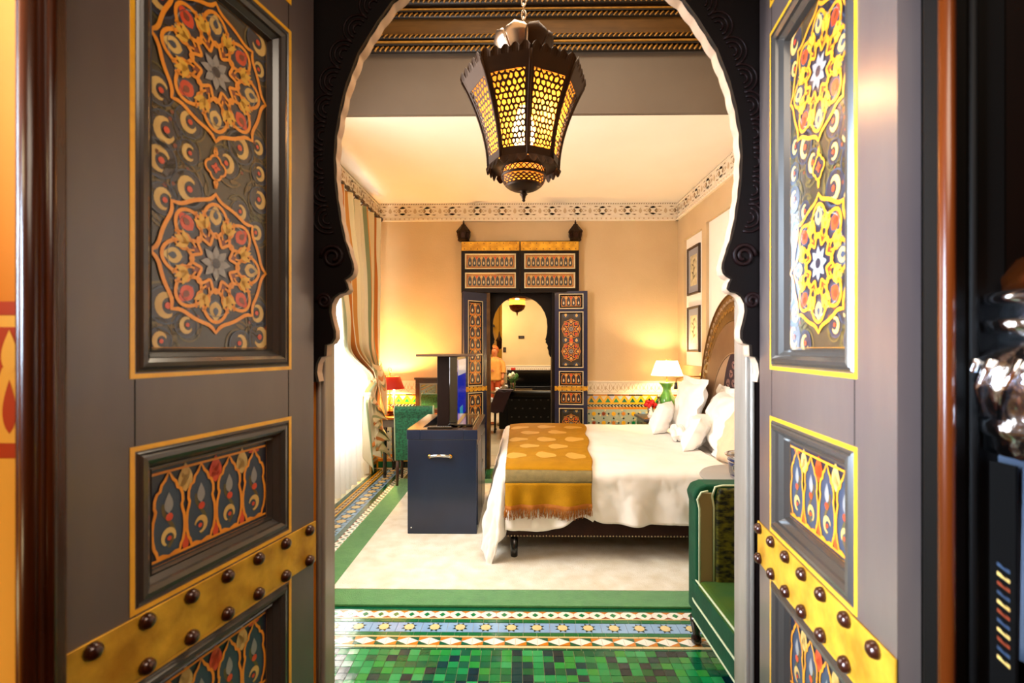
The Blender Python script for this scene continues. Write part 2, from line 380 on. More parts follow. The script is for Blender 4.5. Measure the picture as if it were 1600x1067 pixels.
def long_panel(P, x0, x1, z0, z1, cs, R, det=1):
    cx = (x0+x1)/2; W = x1-x0
    if det:
        rr = random.Random(3)
        def free(x, z): return all(hypot(x-cx, z-c) > R*.98 for c in cs)
        pts = []
        for i in range(30):
            for j in range(6):
                x = x0+W*(.09+.164*j)+rr.uniform(-.01, .01); z = z0+(z1-z0)*(i+.5+.5*(j % 2))/30+rr.uniform(-.008, .008)
                if free(x, z) and abs(x-cx) > W*.1 and z < z1-.02: pts.append((x, z))
        keep = []
        for p in pts:
            if all(hypot(p[0]-q[0], p[1]-q[1]) > W*.19 for q in keep): keep.append(p)
        for i, (x, z) in enumerate(keep):
            s = 1 if x > cx else -1; r = W*(.052+.012*(i % 3))
            P.disc((x, z), r*1.6, 1, 'navy_paint', 12); P.rib(polar((x, z), lambda t: r*1.62, 16), r*.16, 2, 'slate_paint', True)
            P.curl((x, z), r, (0 if s > 0 else PI)+rr.uniform(-.7, .7), 2, 'cream_paint')
            a = rr.uniform(0, 6.28)
            for q in range(3): P.drop((x+r*2.1*cos(a+q*2.1), z+r*2.1*sin(a+q*2.1)), a+q*2.1+1.2, r*1.5, r*.5, 1, 'vine_paint', 5)
            for q_ in (0, 2.2, 4.3): P.rib([(min(x1, max(x0, x+r*(1.7+.09*k)*cos(a+q_+.3*k))), min(z1, max(z0, z+r*(1.7+.16*k)*sin(a+q_+.3*k)))) for k in range(9)], r*.22, 1, 'vine_paint')
            P.disc((x+r*2.2*cos(a+.9), z+r*2.2*sin(a+.9)), r*.22, 2, 'rust_paint', 7)
    for c in cs: rosette(P, (cx, c), R, det, sx=min(1., W*.5/R*.98))
    for a, b in zip(cs, cs[1:]):
        if det: medallion(P, (cx, (a+b)/2), W*.085)
        else: P.drop((cx, (a+b)/2), PI/2, R*.6, R*.4, 2, 'red_paint', 5)
    if not det:
        zs = [cs[0]-R*1.35]+[(a+b)/2 for a, b in zip(cs, cs[1:])]+[cs[-1]+R*1.35]
        for z in zs:
            for s in (-1, 1): P.disc((cx+s*W*.27, z), W*.17, 1, 'slate_paint', 10, 1, .9); P.drop((cx+s*W*.27, z), PI/2*s, W*.2, W*.13, 2, 'cream_paint', 5)
def arcade(P, x0, x1, z0, z1, n, det=1, line='orange_paint'):
    w_ = (x1-x0)/n; H = z1-z0; th = w_*(.085 if det else .09)
    for k in range(-1 if det else 0, n+(1 if det else 0)):
        cx = x0+(k+.5)*w_
        def cl(pts): return [(min(max(a, x0), x1), min(max(b, z0), z1)) for a, b in pts]
        HALF = [(0, .02), (.20, .05), (.34, .05), (.38, .11), (.44, .15), (.49, .24), (.50, .34), (.48, .44), (.42, .52), (.40, .56), (.44, .60), (.43, .68), (.36, .75), (.27, .77), (.22, .84), (.12, .88), (0, .97)]
        if not det: HALF = HALF[::2]
        hp = [(cx+w_*.94*p, z0+H*q) for p, q in HALF]; pts = cl(hp+[(2*cx-p, q) for p, q in hp[-2:0:-1]])
        if k < 0 or k >= n: continue
        P.poly(pts, 1, 'slate_paint' if det else 'navy_paint')
        if det:
            s_ = [(cx+w_*(.16*sin(t*5.2)), z0+H*(.12+.5*t)) for t in [i/14 for i in range(15)]]
            P.rib(s_, w_*.10, 2, 'vine_paint')
            P.curl((cx, z0+H*.24), w_*.22, PI*.2*(1 if k % 2 else 3), 3, 'cream_paint'); P.disc((cx+w_*.02, z0+H*.46), w_*.11, 3, 'red_paint', 8)
            P.drop((cx, z0+H*.62), PI/2, H*.24, w_*.26, 3, 'grey_paint', 6)
        else: P.drop((cx, z0+H*.36), PI/2, H*.34, w_*.3, 2, 'pale_line', 5)
        P.rib(pts, th, 4, line, True)
        P.drop((cx+w_*.5, z0+H*.86) if k < n-1 else (cx, z0+H*.95), PI/2, H*.34 if k < n-1 else H*.06, w_*.46, 3, 'red_paint' if k % 2 else 'cream_paint', 6)
        if det and k < n-1:
            for da in (-.6, .6): P.drop((cx+w_*.5, z0+H*.84), PI/2+da, H*.22, w_*.17, 3, 'cream_paint' if not k % 2 else 'red_paint', 5)
            P.drop((cx+w_*.5, z0+H*.1), PI/2, H*.2, w_*.2, 3, 'red_paint', 6)
    P.rib([(x0, z1-th*.6), (x1, z1-th*.6)], th*.8, 4, line); P.rib([(x0, z0+th*.6), (x1, z0+th*.6)], th*.8, 4, line)
def frame_sweep(mb, fn, r, prof, m, smooth=False):
    """mitred moulding round rectangle r=(a0,a1,b0,b1); profile = (inset, height)"""
    vs = []; n = len(prof)
    for i, h in prof: vs += [fn(r[0]+i, r[2]+i, h), fn(r[1]-i, r[2]+i, h), fn(r[1]-i, r[3]-i, h), fn(r[0]+i, r[3]-i, h)]
    mb.add(vs, [(j*4+k, j*4+(k+1) % 4, (j+1)*4+(k+1) % 4, (j+1)*4+k) for j in range(n-1) for k in range(4)], m, smooth)
def door_leaf(root, sgn, W, H, T, side, zones, bands, rec, mw, m, line, det, bead, nails=True, gold=.009):
    """one panelled leaf in local axes: x along the leaf, z up, painted face towards sgn*y"""
    fn = lambda a, b, h: (a, sgn*h, b)
    holes = [(side[0], W-side[1], z[1], z[2]) for z in zones]
    MB().prism([(0, .015), (W, .015), (W, H), (0, H)], fn, -T, -rec-.004, 'leaf_edge' if det else m).build('core_board', root)
    fr = MB().holed(0, W, .015, H, holes, fn, -rec-.004, 0, m); fr.build('frame', root)
    if det:
        jn = MB(); zs_ = sorted([(h_[2], h_[3]) for h_ in holes])
        for (q0, q1) in zip([h_[1] for h_ in zs_][:-1], [h_[0] for h_ in zs_][1:]):
            for sx_ in (side[0]-.002, W-side[1]+.002): jn.prism([(sx_-.0011, q0+.013), (sx_+.0011, q0+.013), (sx_+.0011, q1-.013), (sx_-.0011, q1-.013)], fn, 0, .0004, 'leaf_edge')
        jn.build('joint', root, kind='stuff')
    for (a0, a1, b0, b1), z in zip(holes, zones):
        p = MB().prism([(a0, b0), (a1, b0), (a1, b1), (a0, b1)], fn, -rec-.004, -rec, 'olive_paint' if z[0] != 'arcade' or not det else 'navy_paint').build('painted_panel', root)
        r = (a0+mw, a1-mw, b0+mw, b1-mw)
        P = Paint(lambda a, b, h: fn(a, b, -rec+h+.0006), .0006 if det else .0008)
        if z[0] == 'long': long_panel(P, r[0], r[1], r[2], r[3], z[3], z[4], det)
        elif z[0] == 'column':
            n = z[3]; hh = (r[3]-r[2])/n
            for i in range(n):
                arcade(P, r[0], r[1], r[2]+hh*i, r[2]+hh*(i+1)*.999, 2, 0)
        else: arcade(P, r[0]+.004*det, r[1]-.004*det, r[2]+.006*det, r[3]-.006*det, z[3], det)
        P.mb.build('painted_ornament', p, kind='stuff')
        mo = MB(); k = mw/.047
        frame_sweep(mo, fn, (a0, a1, b0, b1), [(0, .0005), (.003*k, .004*k), (.006*k, .001*k), (.010*k, .006*k), (.018*k, .007*k), (.026*k, .001*k), (.028*k, -.006*k), (.038*k, -.016*k), (.042*k, -.014*k), (.047*k, -rec+.0005)], bead, False)
        mo = mo.build('panel_moulding', root)
        g = MB(); frame_sweep(g, fn, (a0-gold*1.3, a1+gold*1.3, b0-gold*1.3, b1+gold*1.3), [(0, .0002), (0, .0015), (gold, .0015), (gold, .0002)], line)
        if det: frame_sweep(g, fn, (a0+mw-.006, a1-mw+.006, b0+mw-.006, b1-mw+.006), [(.0, -rec+.002), (.006, -rec+.002)], 'orange_paint')
        g.build('gold_line', mo)
    for z0, z1, xs0, xs1 in bands:
        b = MB().prism([(-.002, z0), (W+.004, z0), (W+.004, z1), (-.002, z1)], fn, .001, .005, 'brass_band').build('brass_band', root, bevel=.001)
        nm = None
        for zz, xs in ((z1-(z1-z0)*.14, xs1), (z0+(z1-z0)*.13, xs0)):
            for x in xs:
                if nm is None:
                    q = MB(); r_ = (z1-z0)*.13
                    q.lathe([(r_, 0), (r_*1.02, r_*.25), (r_*.85, r_*.72), (r_*.45, r_*1.0), (.0005, r_*1.08)], (0, 0, 0), 'dark_nail', 12)
                    nm = q.mesh('nail')
                o = bpy.data.objects.new('nail', nm); COL.objects.link(o); o.parent = b
                o.location = (x, sgn*.005, zz); o.rotation_euler = (-PI/2*sgn, 0, 0)

# ------------------------------------------------------------------ the shell of the bedroom
WL, WR, WB, CZ, UZ = -1.724, 1.943, 5.92, 3.24, 4.2
floor = struct(bx(-2.1, 2.2, 1.50, 6.05, -.06, -.006, 'grout').build('floor'))
# back wall with the doorway
wb = struct(MB().holed(-2.05, 2.2, 0, CZ+.02, [(-.42, .46, 0, 2.20)], XZ(WB), 0, .16, 'beige_wall').build('wall_back'))
# right wall with three shallow white panels
holesR = [(5.15, 5.70, 1.27, 2.735), (3.20, 5.03, .95, 2.77), (1.9, 2.9, 1.27, 2.735)]
wr = MB().holed(1.5, 6.08, 0, UZ, holesR, YZ(WR), 0, .035, 'beige_wall'); wr.box(WR+.035, WR+.16, 1.5, 6.08, 0, UZ, 'beige_wall')
wr = struct(wr.build('wall_right'))
for a0, a1, b0, b1 in holesR: bx(WR+.029, WR+.0345, a0+.002, a1-.002, b0+.002, b1-.002, 'white_panel').build('wall_panel', wr)
# left wall with its tall window and an unseen one added for fill
wl = struct(MB().holed(1.5, 6.08, 0, UZ, [(4.40, 5.62, .0, 2.82), (2.1, 3.3, .0, 2.82)], lambda a, b, h: (WL-h, a, b), 0, .30, 'beige_wall').build('wall_left'))
for n, (a0, a1) in enumerate(((4.40, 5.62), (2.1, 3.3))):
    wd = thing('window_%d' % (n+1), ('tall white french window behind the sheer curtain', 'unseen white french window added for fill on the near left wall')[n], 'window', (WL-.25, (a0+a1)/2, 0), kind='structure')
    hw = (a1-a0)/2
    f = MB(); fnw = lambda a, b, h: (h, a, b)
    f.holed(-hw, hw, .0, 2.82, [(-hw+.07, -.04, .72, 2.75), (.04, hw-.07, .72, 2.75)], fnw, -.03, .03, 'white_frame'); fo = f.build('window_frame', wd)  # solid foot added to keep daylight off the sheer's lower folds
    for s in (-1, 1):
        for zz in (1.22, 1.73, 2.24): bx(-.015, .015, *( (-hw+.07, -.04) if s < 0 else (.04, hw-.07)), zz-.012, zz+.012, 'white_frame').build('glazing_bar', fo)
# ceiling: low flat part, riser, carved wooden cornice, high dark part
ce = struct(bx(-2.05, 2.12, 3.70, 6.1, CZ, CZ+.06, 'cream_ceiling').build('ceiling'))
ri = struct(bx(-2.05, 2.12, 3.665, 3.70, CZ, 3.70, 'riser_paint').build('ceiling_riser'))
tw = struct(bx(-2.05, 2.12, 3.60, 3.78, 3.74, 4.0, 'beam_wood').build('trim_1'))
bx(-2.05, 2.12, 3.58, 3.78, 4.0, UZ+.05, 'beam_wood').build('upper_board', tw)
def rope(y, z, r, name='rope_moulding'):
    mb = MB(); mb.tube([(-1.72, y, z), (1.94, y, z)], r*.8, 'beam_dark', 8)
    n = 96
    for i in range(n):
        x = -1.70+3.62*i/n; mb.tube([(x-.014, y-r*.62, z-r*.62), (x, y-r*.95, z), (x+.014, y-r*.62, z+r*.62)], r*.26, 'beam_gilt', 5)
    o = mb.build(name, tw, kind='stuff')
for y, z, r in ((3.62, 3.700, .028), (3.585, 3.775, .022), (3.575, 3.925, .022), (3.54, 4.005, .03)): rope(y, z, r)
for y0, y1, z0, z1, m in ((3.59, 3.66, 3.722, 3.750, 'beam_dark'), (3.575, 3.66, 3.735, 3.745, 'beam_gilt'), (3.56, 3.66, 3.948, 3.98, 'beam_dark'), (3.55, 3.66, 3.958, 3.968, 'beam_gilt')):
    bx(-1.72, 1.94, y0, y1, z0, z1, m).build('fillet', tw, bevel=.004)
cu = struct(bx(-2.05, 2.12, 1.4, 3.6, UZ, UZ+.08, 'beam_wood').build('ceiling_high'))
for x in [-1.5+.5*i for i in range(7)]: bx(x-.05, x+.05, 1.5, 3.55, UZ-.1, UZ, 'beam_wood').build('beam', cu, bevel=.01)
# carved plaster cornice, recess shade drawn as flat darker shapes over shallow relief
def lattice_band(fn, L, z0, z1, unit, parent, name, dark='plaster_deep_shade', shade='plaster_shade'):
    H = z1-z0
    base = MB(); 
    for b0, b1, h in ((z0, z0+H*.07, .03), (z0+H*.07, z1, .012), (z1-H*.14, z1-H*.10, .02), (z0+H*.20, z0+H*.24, .02)):
        base.prism([(0, b0), (L, b0), (L, b1), (0, b1)], lambda a, b, hh: fn(a, b, hh), 0, h, 'carved_plaster')
    o = base.build(name, parent)
    P = Paint(lambda a, b, h: fn(a, b, .0135+h), .001); zc = z0+H*.57; hh = H*.27
    n = int(L/unit)
    for i in range(n):
        x = (i+.5)*L/n; u = L/n
        for s in (-1, 1):
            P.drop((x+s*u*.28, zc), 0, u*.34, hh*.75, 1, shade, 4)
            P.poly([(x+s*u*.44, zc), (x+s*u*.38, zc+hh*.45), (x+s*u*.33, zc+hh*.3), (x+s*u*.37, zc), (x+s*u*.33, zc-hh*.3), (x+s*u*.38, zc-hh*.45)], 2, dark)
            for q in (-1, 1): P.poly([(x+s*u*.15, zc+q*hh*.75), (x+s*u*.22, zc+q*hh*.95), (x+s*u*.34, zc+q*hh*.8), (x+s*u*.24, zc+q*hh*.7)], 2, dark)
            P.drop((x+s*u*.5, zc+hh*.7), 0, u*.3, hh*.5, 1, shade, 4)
            P.drop((x+s*u*.5, zc-hh*.7), 0, u*.3, hh*.5, 1, shade, 4)
        P.drop((x, zc), PI/2, hh*1.2, u*.14, 1, shade, 4)
        for q in (-1, 1): P.rib([(x+u*(-.5+t/8), zc+q*hh*cos(t/8*2*PI)) for t in range(9)], hh*.13, 3, 'carved_plaster')
    m_ = int(L/(unit*.1))
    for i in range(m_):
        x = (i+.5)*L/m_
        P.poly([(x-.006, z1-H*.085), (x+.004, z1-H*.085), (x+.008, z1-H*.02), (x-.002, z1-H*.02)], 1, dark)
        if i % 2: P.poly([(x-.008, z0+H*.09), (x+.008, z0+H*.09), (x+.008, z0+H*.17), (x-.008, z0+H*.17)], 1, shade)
    P.mb.build('painted_carving', o, kind='stuff')
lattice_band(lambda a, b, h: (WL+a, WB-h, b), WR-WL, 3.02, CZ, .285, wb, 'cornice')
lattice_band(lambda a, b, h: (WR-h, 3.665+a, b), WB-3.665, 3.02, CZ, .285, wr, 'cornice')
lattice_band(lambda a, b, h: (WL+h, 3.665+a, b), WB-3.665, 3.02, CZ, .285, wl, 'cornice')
# tiled dado: white frieze with its cut-in shade painted on above cut mosaic
def frieze(fn, L, z0, z1, parent):
    o = MB().prism([(0, z0), (L, z0), (L, z1), (0, z1)], fn, 0, .010, 'carved_plaster')
    o.prism([(0, z1-.018), (L, z1-.018), (L, z1), (0, z1)], fn, .010, .02, 'carved_plaster'); o = o.build('frieze', parent)
    P = Paint(lambda a, b, h: fn(a, b, .0105+h), .001); H = z1-z0-.02; n = int(L/.09)
    for i in range(n):
        x = (i+.5)*L/n; u = L/n
        P.rib([(x-u*.5, z0+H*.2), (x-u*.1, z0+H*.5), (x-u*.35, z0+H*.9)], .006, 1, 'plaster_shade')
        P.rib([(x+u*.5, z0+H*.25), (x+u*.05, z0+H*.55), (x+u*.3, z0+H*.92)], .006, 1, 'plaster_shade')
        P.drop((x, z0+H*.55), PI/2, H*.4, u*.2, 1, 'plaster_shade', 4)
        P.drop((x+u*.5, z0+H*.6), PI/2, H*.5, u*.16, 1, 'plaster_shade', 4)
    P.rib([(0, z0+H*.15), (L, z0+H*.15)], .004, 1, 'plaster_shade')
    P.mb.build('painted_carving', o, kind='stuff')
def star8(c, r, n=8, k=.55, ph=0): return [(c[0]+(r if i % 2 == 0 else r*k)*cos(PI*i/n+ph), c[1]+(r if i % 2 == 0 else r*k)*sin(PI*i/n+ph)) for i in range(2*n)]
def zellige(fn, L, z1, parent, rows=None):
    """courses of cut tile from z1 down to the floor"""
    b = MB().prism([(0, 0), (L, 0), (L, z1), (0, z1)], fn, 0, .008, 'glaze_yellow').build('dado_bed', parent)
    m = MB(); rr = random.Random(5)
    def t(p, c, h=.003): m.prism(p, lambda a, q, hh: fn(a, q, .008+hh), 0, h+rr.uniform(0, .0012), c)
    def rect(a0, a1, b0, b1, c, h=.003): t([(a0, b0), (a1, b0), (a1, b1), (a0, b1)], c, h)
    z = z1
    u = .16; n = max(1, int(L/u)); u = L/n
    for i in range(n*2): rect(i*u/2+.002, (i+1)*u/2-.002, z-.014, z-.001, rr.choice(['glaze_rust', 'glaze_black', 'glaze_orange']))
    z -= .016
    n3 = max(1, int(L/.098)); v = L/n3; h = .085
    for i in range(n3):
        x = i*v
        t([(x+v*.16, z-h+.004), (x+v*.84, z-h+.004), (x+v*.5, z-h*.34)], rr.choice(['glaze_3', 'glaze_1', 'glaze_3', 'glaze_black', 'glaze_8']))
        t([(x+v*.62, z-.003), (x+v*1.38, z-.003), (x+v, z-h*.62)] if i < n3-1 else [(x+v*.62, z-.003), (x+v*.99, z-.003), (x+v*.99, z-h*.6)], rr.choice(['glaze_aqua', 'glaze_lilac', 'glaze_cream', 'glaze_aqua']))
    z -= h+.004; rect(0.002, L-.002, z-.012, z, 'glaze_yellow'); z -= .016
    n4 = int(L/.04); v = L/n4; h = .034
    rect(.002, L-.002, z-h, z, 'glaze_black', .001)
    for i in range(n4):
        x = i*v
        t([(x, z-h*.5), (x+v*.62, z-.002), (x+v*.98, z-.002), (x+v*.36, z-h*.5)], 'glaze_aqua'); t([(x, z-h*.5), (x+v*.36, z-h*.5), (x+v*.98, z-h+.002), (x+v*.62, z-h+.002)], 'glaze_cream')
    z -= h+.003; rect(.002, L-.002, z-.02, z, 'glaze_orange'); z -= .023
    zb = .17; hgt = z-zb; u = .115; nr = max(1, round(hgt/u)); v = hgt/nr; n5 = max(1, int(L/u)); u = L/n5
    rect(.001, L-.001, zb, z, 'glaze_stone', .001)
    for j in range(nr):
        for i in range(n5):
            c = (u*(i+.5), zb+v*(j+.5))
            if (i+j) % 2 == 0:
                t(star8(c, u*.26), rr.choice(['glaze_3', 'glaze_rust', 'glaze_6', 'glaze_orange', 'glaze_1', 'glaze_blue']))
                for k in range(8): t([(c[0]+u*.40*cos(k*PI/4+PI/8+d)*q, c[1]+u*.40*sin(k*PI/4+PI/8+d)*q) for d, q in ((-.26, 1), (0, .68), (.26, 1), (0, 1.22))], 'glaze_aqua' if (i+k) % 3 else 'glaze_cream')
            else: t([(c[0]+u*.22*cos(PI*k/4), c[1]+u*.22*sin(PI*k/4)) for k in range(8)], 'glaze_yellow')
            for q in range(4):
                a = PI/2*q; p = (c[0]+u*.5*cos(a), c[1]+v*.5*sin(a))
                if q < 2 and .01 < p[0] < L-.01 and p[1] < z-.01: t(star8(p, u*.13, 4, .5, .4), 'glaze_black' if (i+q) % 3 else 'glaze_5')
    rect(.002, L-.002, zb-.02, zb-.003, 'glaze_orange'); zz = zb-.022
    for i in range(n4):
        x = i*L/n4; v = L/n4
        t([(x, zz-h*.5), (x+v*.62, zz-.002), (x+v*.98, zz-.002), (x+v*.36, zz-h*.5)], 'glaze_aqua'); t([(x, zz-h*.5), (x+v*.36, zz-h*.5), (x+v*.98, zz-h), (x+v*.62, zz-h)], 'glaze_cream')
    rect(.002, L-.002, .085, zz-h-.003, 'glaze_orange'); 
    for i in range(int(L/.1)): rect(i*.1+.002, i*.1+.098, .004, .08, rr.choice(['glaze_dark', 'glaze_3', 'glaze_black']))
    m.build('cut_tile', b, kind='stuff')
for x0, x1 in ((WL, -.70), (.74, WR)):
    f_ = lambda a, b, h, x0=x0: (x0+a, WB-h, b)
    frieze(f_, x1-x0, .905, 1.07, wb); zellige(f_, x1-x0, .905, wb)
for y0, y1, X, s, par in ((1.6, 4.40, WL, 1, wl), (5.62, WB-.02, WL, 1, wl), (1.6, WB-.02, WR, -1, wr)):
    f_ = lambda a, b, h, y0=y0, X=X, s=s: (X+s*h, y0+a, b)
    frieze(f_, y1-y0, .905, 1.07, par); zellige(f_, y1-y0, .905, par)

# ------------------------------------------------------------------ floor mosaic
fm = MB(); rr = random.Random(11)
def ft(p, c, h=.005): fm.prism(p, lambda a, b, hh: (a, b, -.006+hh), 0, h+rr.uniform(0, .0008), c)
def fr_(x0, x1, y0, y1, c): ft([(x0+.001, y0+.001), (x1-.001, y0+.001), (x1-.001, y1-.001), (x0+.001, y1-.001)], c)
def strip(o, d, n_, L, wd, c, step):
    k = max(1, int(L/step))
    for i in range(k):
        a0, a1 = L*i/k+.001, L*(i+1)/k-.001
        ft([(o[0]+d[0]*a+n_[0]*b, o[1]+d[1]*a+n_[1]*b) for a, b in ((a0, .001), (a1, .001), (a1, wd-.001), (a0, wd-.001))], c)
def band_frame(o, d, n_): return lambda a, b: (o[0]+d[0]*a+n_[0]*b, o[1]+d[1]*a+n_[1]*b)
def tri_band(T, L, wd, u, c1, c2, c3):
    k = int(L/u)
    for i in range(k):
        x = i*u; e = .0008
        ft([T(x+e, e), T(x+u*.5, wd*.5), T(x+e, wd-e)], c1); ft([T(x+u-e, e), T(x+u*.5, wd*.5), T(x+u-e, wd-e)], c1)
        ft([T(x+2*e, e/2), T(x+u*.5, e/2), T(x+u*.5, wd*.5-e)], c2); ft([T(x+u-2*e, wd), T(x+u*.5, wd), T(x+u*.5, wd*.5+e)], c2)
        ft([T(x+u*.5, e/2), T(x+u-2*e, e/2), T(x+u*.5, wd*.5-e)], c3); ft([T(x+2*e, wd), T(x+u*.5, wd), T(x+u*.5, wd*.5+e)], c3)
def check_band(T, L, wd, u):
    k = int(L/u)
    for i in range(k):
        x = i*u
        ft([T(x, 0), T(x+u*.98, 0), T(x+u*.98, wd), T(x, wd)], 'glaze_white', .0035)
        ft([T(x+u*.5+u*.2*cos(q*PI/2)*(1 if q % 2 == 0 else .9), wd*.5+wd*.28*sin(q*PI/2)) for q in range(4)], 'glaze_1', .005)
        for q, m in ((0, 'glaze_rust'), (1, 'glaze_orange')): ft([T(x+u*.7, wd*q+(.002 if q == 0 else -.002)), T(x+u*1.25, wd*q+(.002 if q == 0 else -.002)), T(x+u*.98, wd*(.28 if q == 0 else .72))], m, .005)
def star_band(T, L, wd, u, discs=None):
    k = int(L/u); out = []
    for i in range(k):
        x = (i+.5)*u; r = wd*.46
        ft([T(x-u*.5+.001, .001), T(x+u*.5-.001, .001), T(x+u*.5-.001, wd-.001), T(x-u*.5+.001, wd-.001)], 'glaze_blue', .004)
        for q in range(8):
            a = q*PI/4+PI/8
            ft([T(x+r*1.05*cos(a), wd*.5+r*1.05*sin(a)), T(x+r*.66*cos(a-.33), wd*.5+r*.66*sin(a-.33)), T(x+r*.66*cos(a+.33), wd*.5+r*.66*sin(a+.33))], 'glaze_dark', .0052)
        if discs: out.append(T(x, wd*.5))
        else: ft([T(x+r*.6*cos(q*PI/5), wd*.5+r*.6*sin(q*PI/5)) for q in range(10)], 'glaze_cream', .0056)
    return out
X0, X1 = -1.31, 1.92
T = lambda y: band_frame((X0, y), (1, 0), (0, 1))
fr_(X0, X1, 2.69, 2.76, 'glaze_3')
check_band(band_frame((X0, 2.622), (1, 0), (0, 1)), X1-X0, .068, .085)
strip((X0, 2.612), (1, 0), (0, 1), X1-X0, .011, 'glaze_cream', .1)
strip((X0, 2.580), (1, 0), (0, 1), X1-X0, .03, 'glaze_0', .07)
discs = star_band(band_frame((X0, 2.492), (1, 0), (0, 1)), X1-X0, .086, .134, True)
strip((X0, 2.460), (1, 0), (0, 1), X1-X0, .03, 'glaze_0', .07)
strip((X0, 2.446), (1, 0), (0, 1), X1-X0, .013, 'glaze_cream', .1)
tri_band(band_frame((X0, 2.384), (1, 0), (0, 1)), X1-X0, .06, .108, 'glaze_white', 'glaze_orange', 'glaze_3')
strip((X0, 2.362), (1, 0), (0, 1), X1-X0, .02, 'glaze_cream', .1)
strip((X0, 2.346), (1, 0), (0, 1), X1-X0, .014, 'glaze_3', .07)
# left border beside the rug
LY = 5.86-1.7
strip((WL, 1.7), (0, 1), (1, 0), LY, .045, 'glaze_3', .08)
strip((-1.678, 1.7), (0, 1), (1, 0), LY, .022, 'glaze_yellow', .1)
tri_band(lambda a, b: (-1.655+b, 1.7+a), LY, .042, .075, 'glaze_cream', 'glaze_black', 'glaze_rust')
strip((-1.612, 1.7), (0, 1), (1, 0), LY, .016, 'glaze_yellow', .1)
strip((-1.595, 1.7), (0, 1), (1, 0), LY, .022, 'glaze_3', .08)
star_band(lambda a, b: (-1.572+b, 1.7+a), LY, .142, .122)
strip((-1.428, 1.7), (0, 1), (1, 0), LY, .044, 'glaze_3', .08)
check_band(lambda a, b: (-1.382+b, 1.7+a), LY, .07, .07)
# plain ground under and beyond the rug
for i in range(14):
    for j in range(2): fr_(-1.3+i*.23, -1.3+(i+1)*.23, 5.36+j*.27, 5.36+(j+1)*.27, rr.choice(['glaze_0', 'glaze_1', 'glaze_3']))
fm.build('floor_mosaic', floor, kind='stuff')
TD = [bx(-.0235, .0235, -.021, .021, 0, .006, 'glaze_%d' % i).mesh('tile') for i in range(10)]
cnt = 0; PW, PH = .0492, .0442; ypos = 2.343
rest = MB()
for j in range(18):
    y = ypos-(j+.5)*PH
    for i in range(66):
        x = X0+(i+.5)*PW+(.0)
        if x > X1: continue
        c = rr.choice([0, 1, 2, 2, 3, 3, 4, 5, 6, 7, 8, 9, 9, 1])
        if j < 9 and -.95-j*-.0 < x < .94 and cnt < 272:
            o = bpy.data.objects.new('tile', TD[c]); COL.objects.link(o); o.parent = floor; cnt += 1
            o.location = (x, y, -.0055); o.rotation_euler = (rr.gauss(0, .012), rr.gauss(0, .012), rr.gauss(0, .006))
        else: rest.box(x-.0235, x+.0235, y-.021, y+.021, -.0055, .0002, 'glaze_%d' % c)
rest.build('floor_tiles', floor, kind='stuff')
dm = MB().lathe([(.026, 0), (.026, .0054), (.024, .006)], (0, 0, 0), 'glaze_cream', 14, smooth=False).mesh('tile')
for p in discs:
    if -1.0 < p[0] < 1.0:
        o = bpy.data.objects.new('tile', dm); COL.objects.link(o); o.parent = floor; o.location = (p[0], p[1], -.0055)
fh = struct(bx(-3.2, 3.2, -1.6, 1.5, -.06, .0, 'hall_shade').build('floor_hall'))
# ------------------------------------------------------------------ the doorway seen through: thick wall, fretted arch, folded leaves
WH = 3.3
wf = MB()
wf.prism([(-3.2, .745), (-.752, .745), (-.80, .775), (-.655, 1.40), (-.66, 1.472), (-.62, 1.472), (-.62, 1.555), (-3.2, 1.555)], XY(0), 0, WH, 'orange_wall')
wf = struct(wf.build('wall_front_left'))
wq = MB().prism([(3.2, .745), (.705, .745), (.66, .78), (.752, 1.41), (.752, 1.472), (.715, 1.472), (.715, 1.555), (3.2, 1.555)], XY(0), 0, WH, 'hall_shade')
wq = struct(wq.build('wall_front_right'))
wh = MB().box(-.80, .78, .745, 1.555, 2.80, WH, 'hall_shade'); wh.box(-3.2, 3.2, 1.40, 1.556, WH, UZ+.05, 'beige_wall')
struct(wh.build('wall_front_top'))
wi = MB(); wi.box(-3.2, -.665, 1.5552, 1.575, 0, UZ, 'beige_wall'); wi.box(.76, 3.2, 1.5552, 1.575, 0, UZ, 'beige_wall'); wi.box(-.665, .76, 1.5552, 1.575, 2.8, UZ, 'beige_wall')
struct(wi.build('wall_bedroom_front'))
# hall behind the camera
hw_ = MB(); hw_.box(-1.55, -1.45, -1.6, .744, 0, 3.2, 'orange_wall'); struct(hw_.build('wall_hall_left'))
struct(bx(1.5, 1.6, -1.6, .744, 0, 3.2, 'hall_shade').build('wall_hall_right'))
struct(bx(-1.55, 1.6, -1.7, -1.6, 0, 3.2, 'orange_wall').build('wall_hall_back'))
struct(bx(-1.55, 1.6, -1.6, .744, 3.2, 3.26, 'cream_ceiling').build('ceiling_hall'))
# painted dado on the hall wall
P = Paint(lambda a, b, h: (a, .7445-h, b), .0006)
for z0, z1, c in ((1.513, 1.534, 'wall_red'), (1.494, 1.512, 'wall_pale'), (1.290, 1.312, 'wall_red'), (.80, 1.289, 'wall_pale')):
    P.poly([(-1.45, z0), (-.75, z0), (-.75, z1), (-1.45, z1)], 1, c)
P.poly([(-1.45, 1.312), (-.75, 1.312), (-.75, 1.494), (-1.45, 1.494)], 1, 'wall_red')
for i in range(14):
    x = -.793-.05*i
    P.poly([(x-.022, 1.313), (x+.022, 1.313), (x+.022, 1.40), (x+.012, 1.43), (x, 1.44), (x-.012, 1.43), (x-.022, 1.40)], 2, 'wall_pale')
    P.drop((x, 1.455), PI/2, .07, .026, 3, 'wall_pale'); P.drop((x, 1.37), PI/2, .085, .022, 3, 'wall_red')
P.mb.build('painted_dado', wf, kind='stuff')
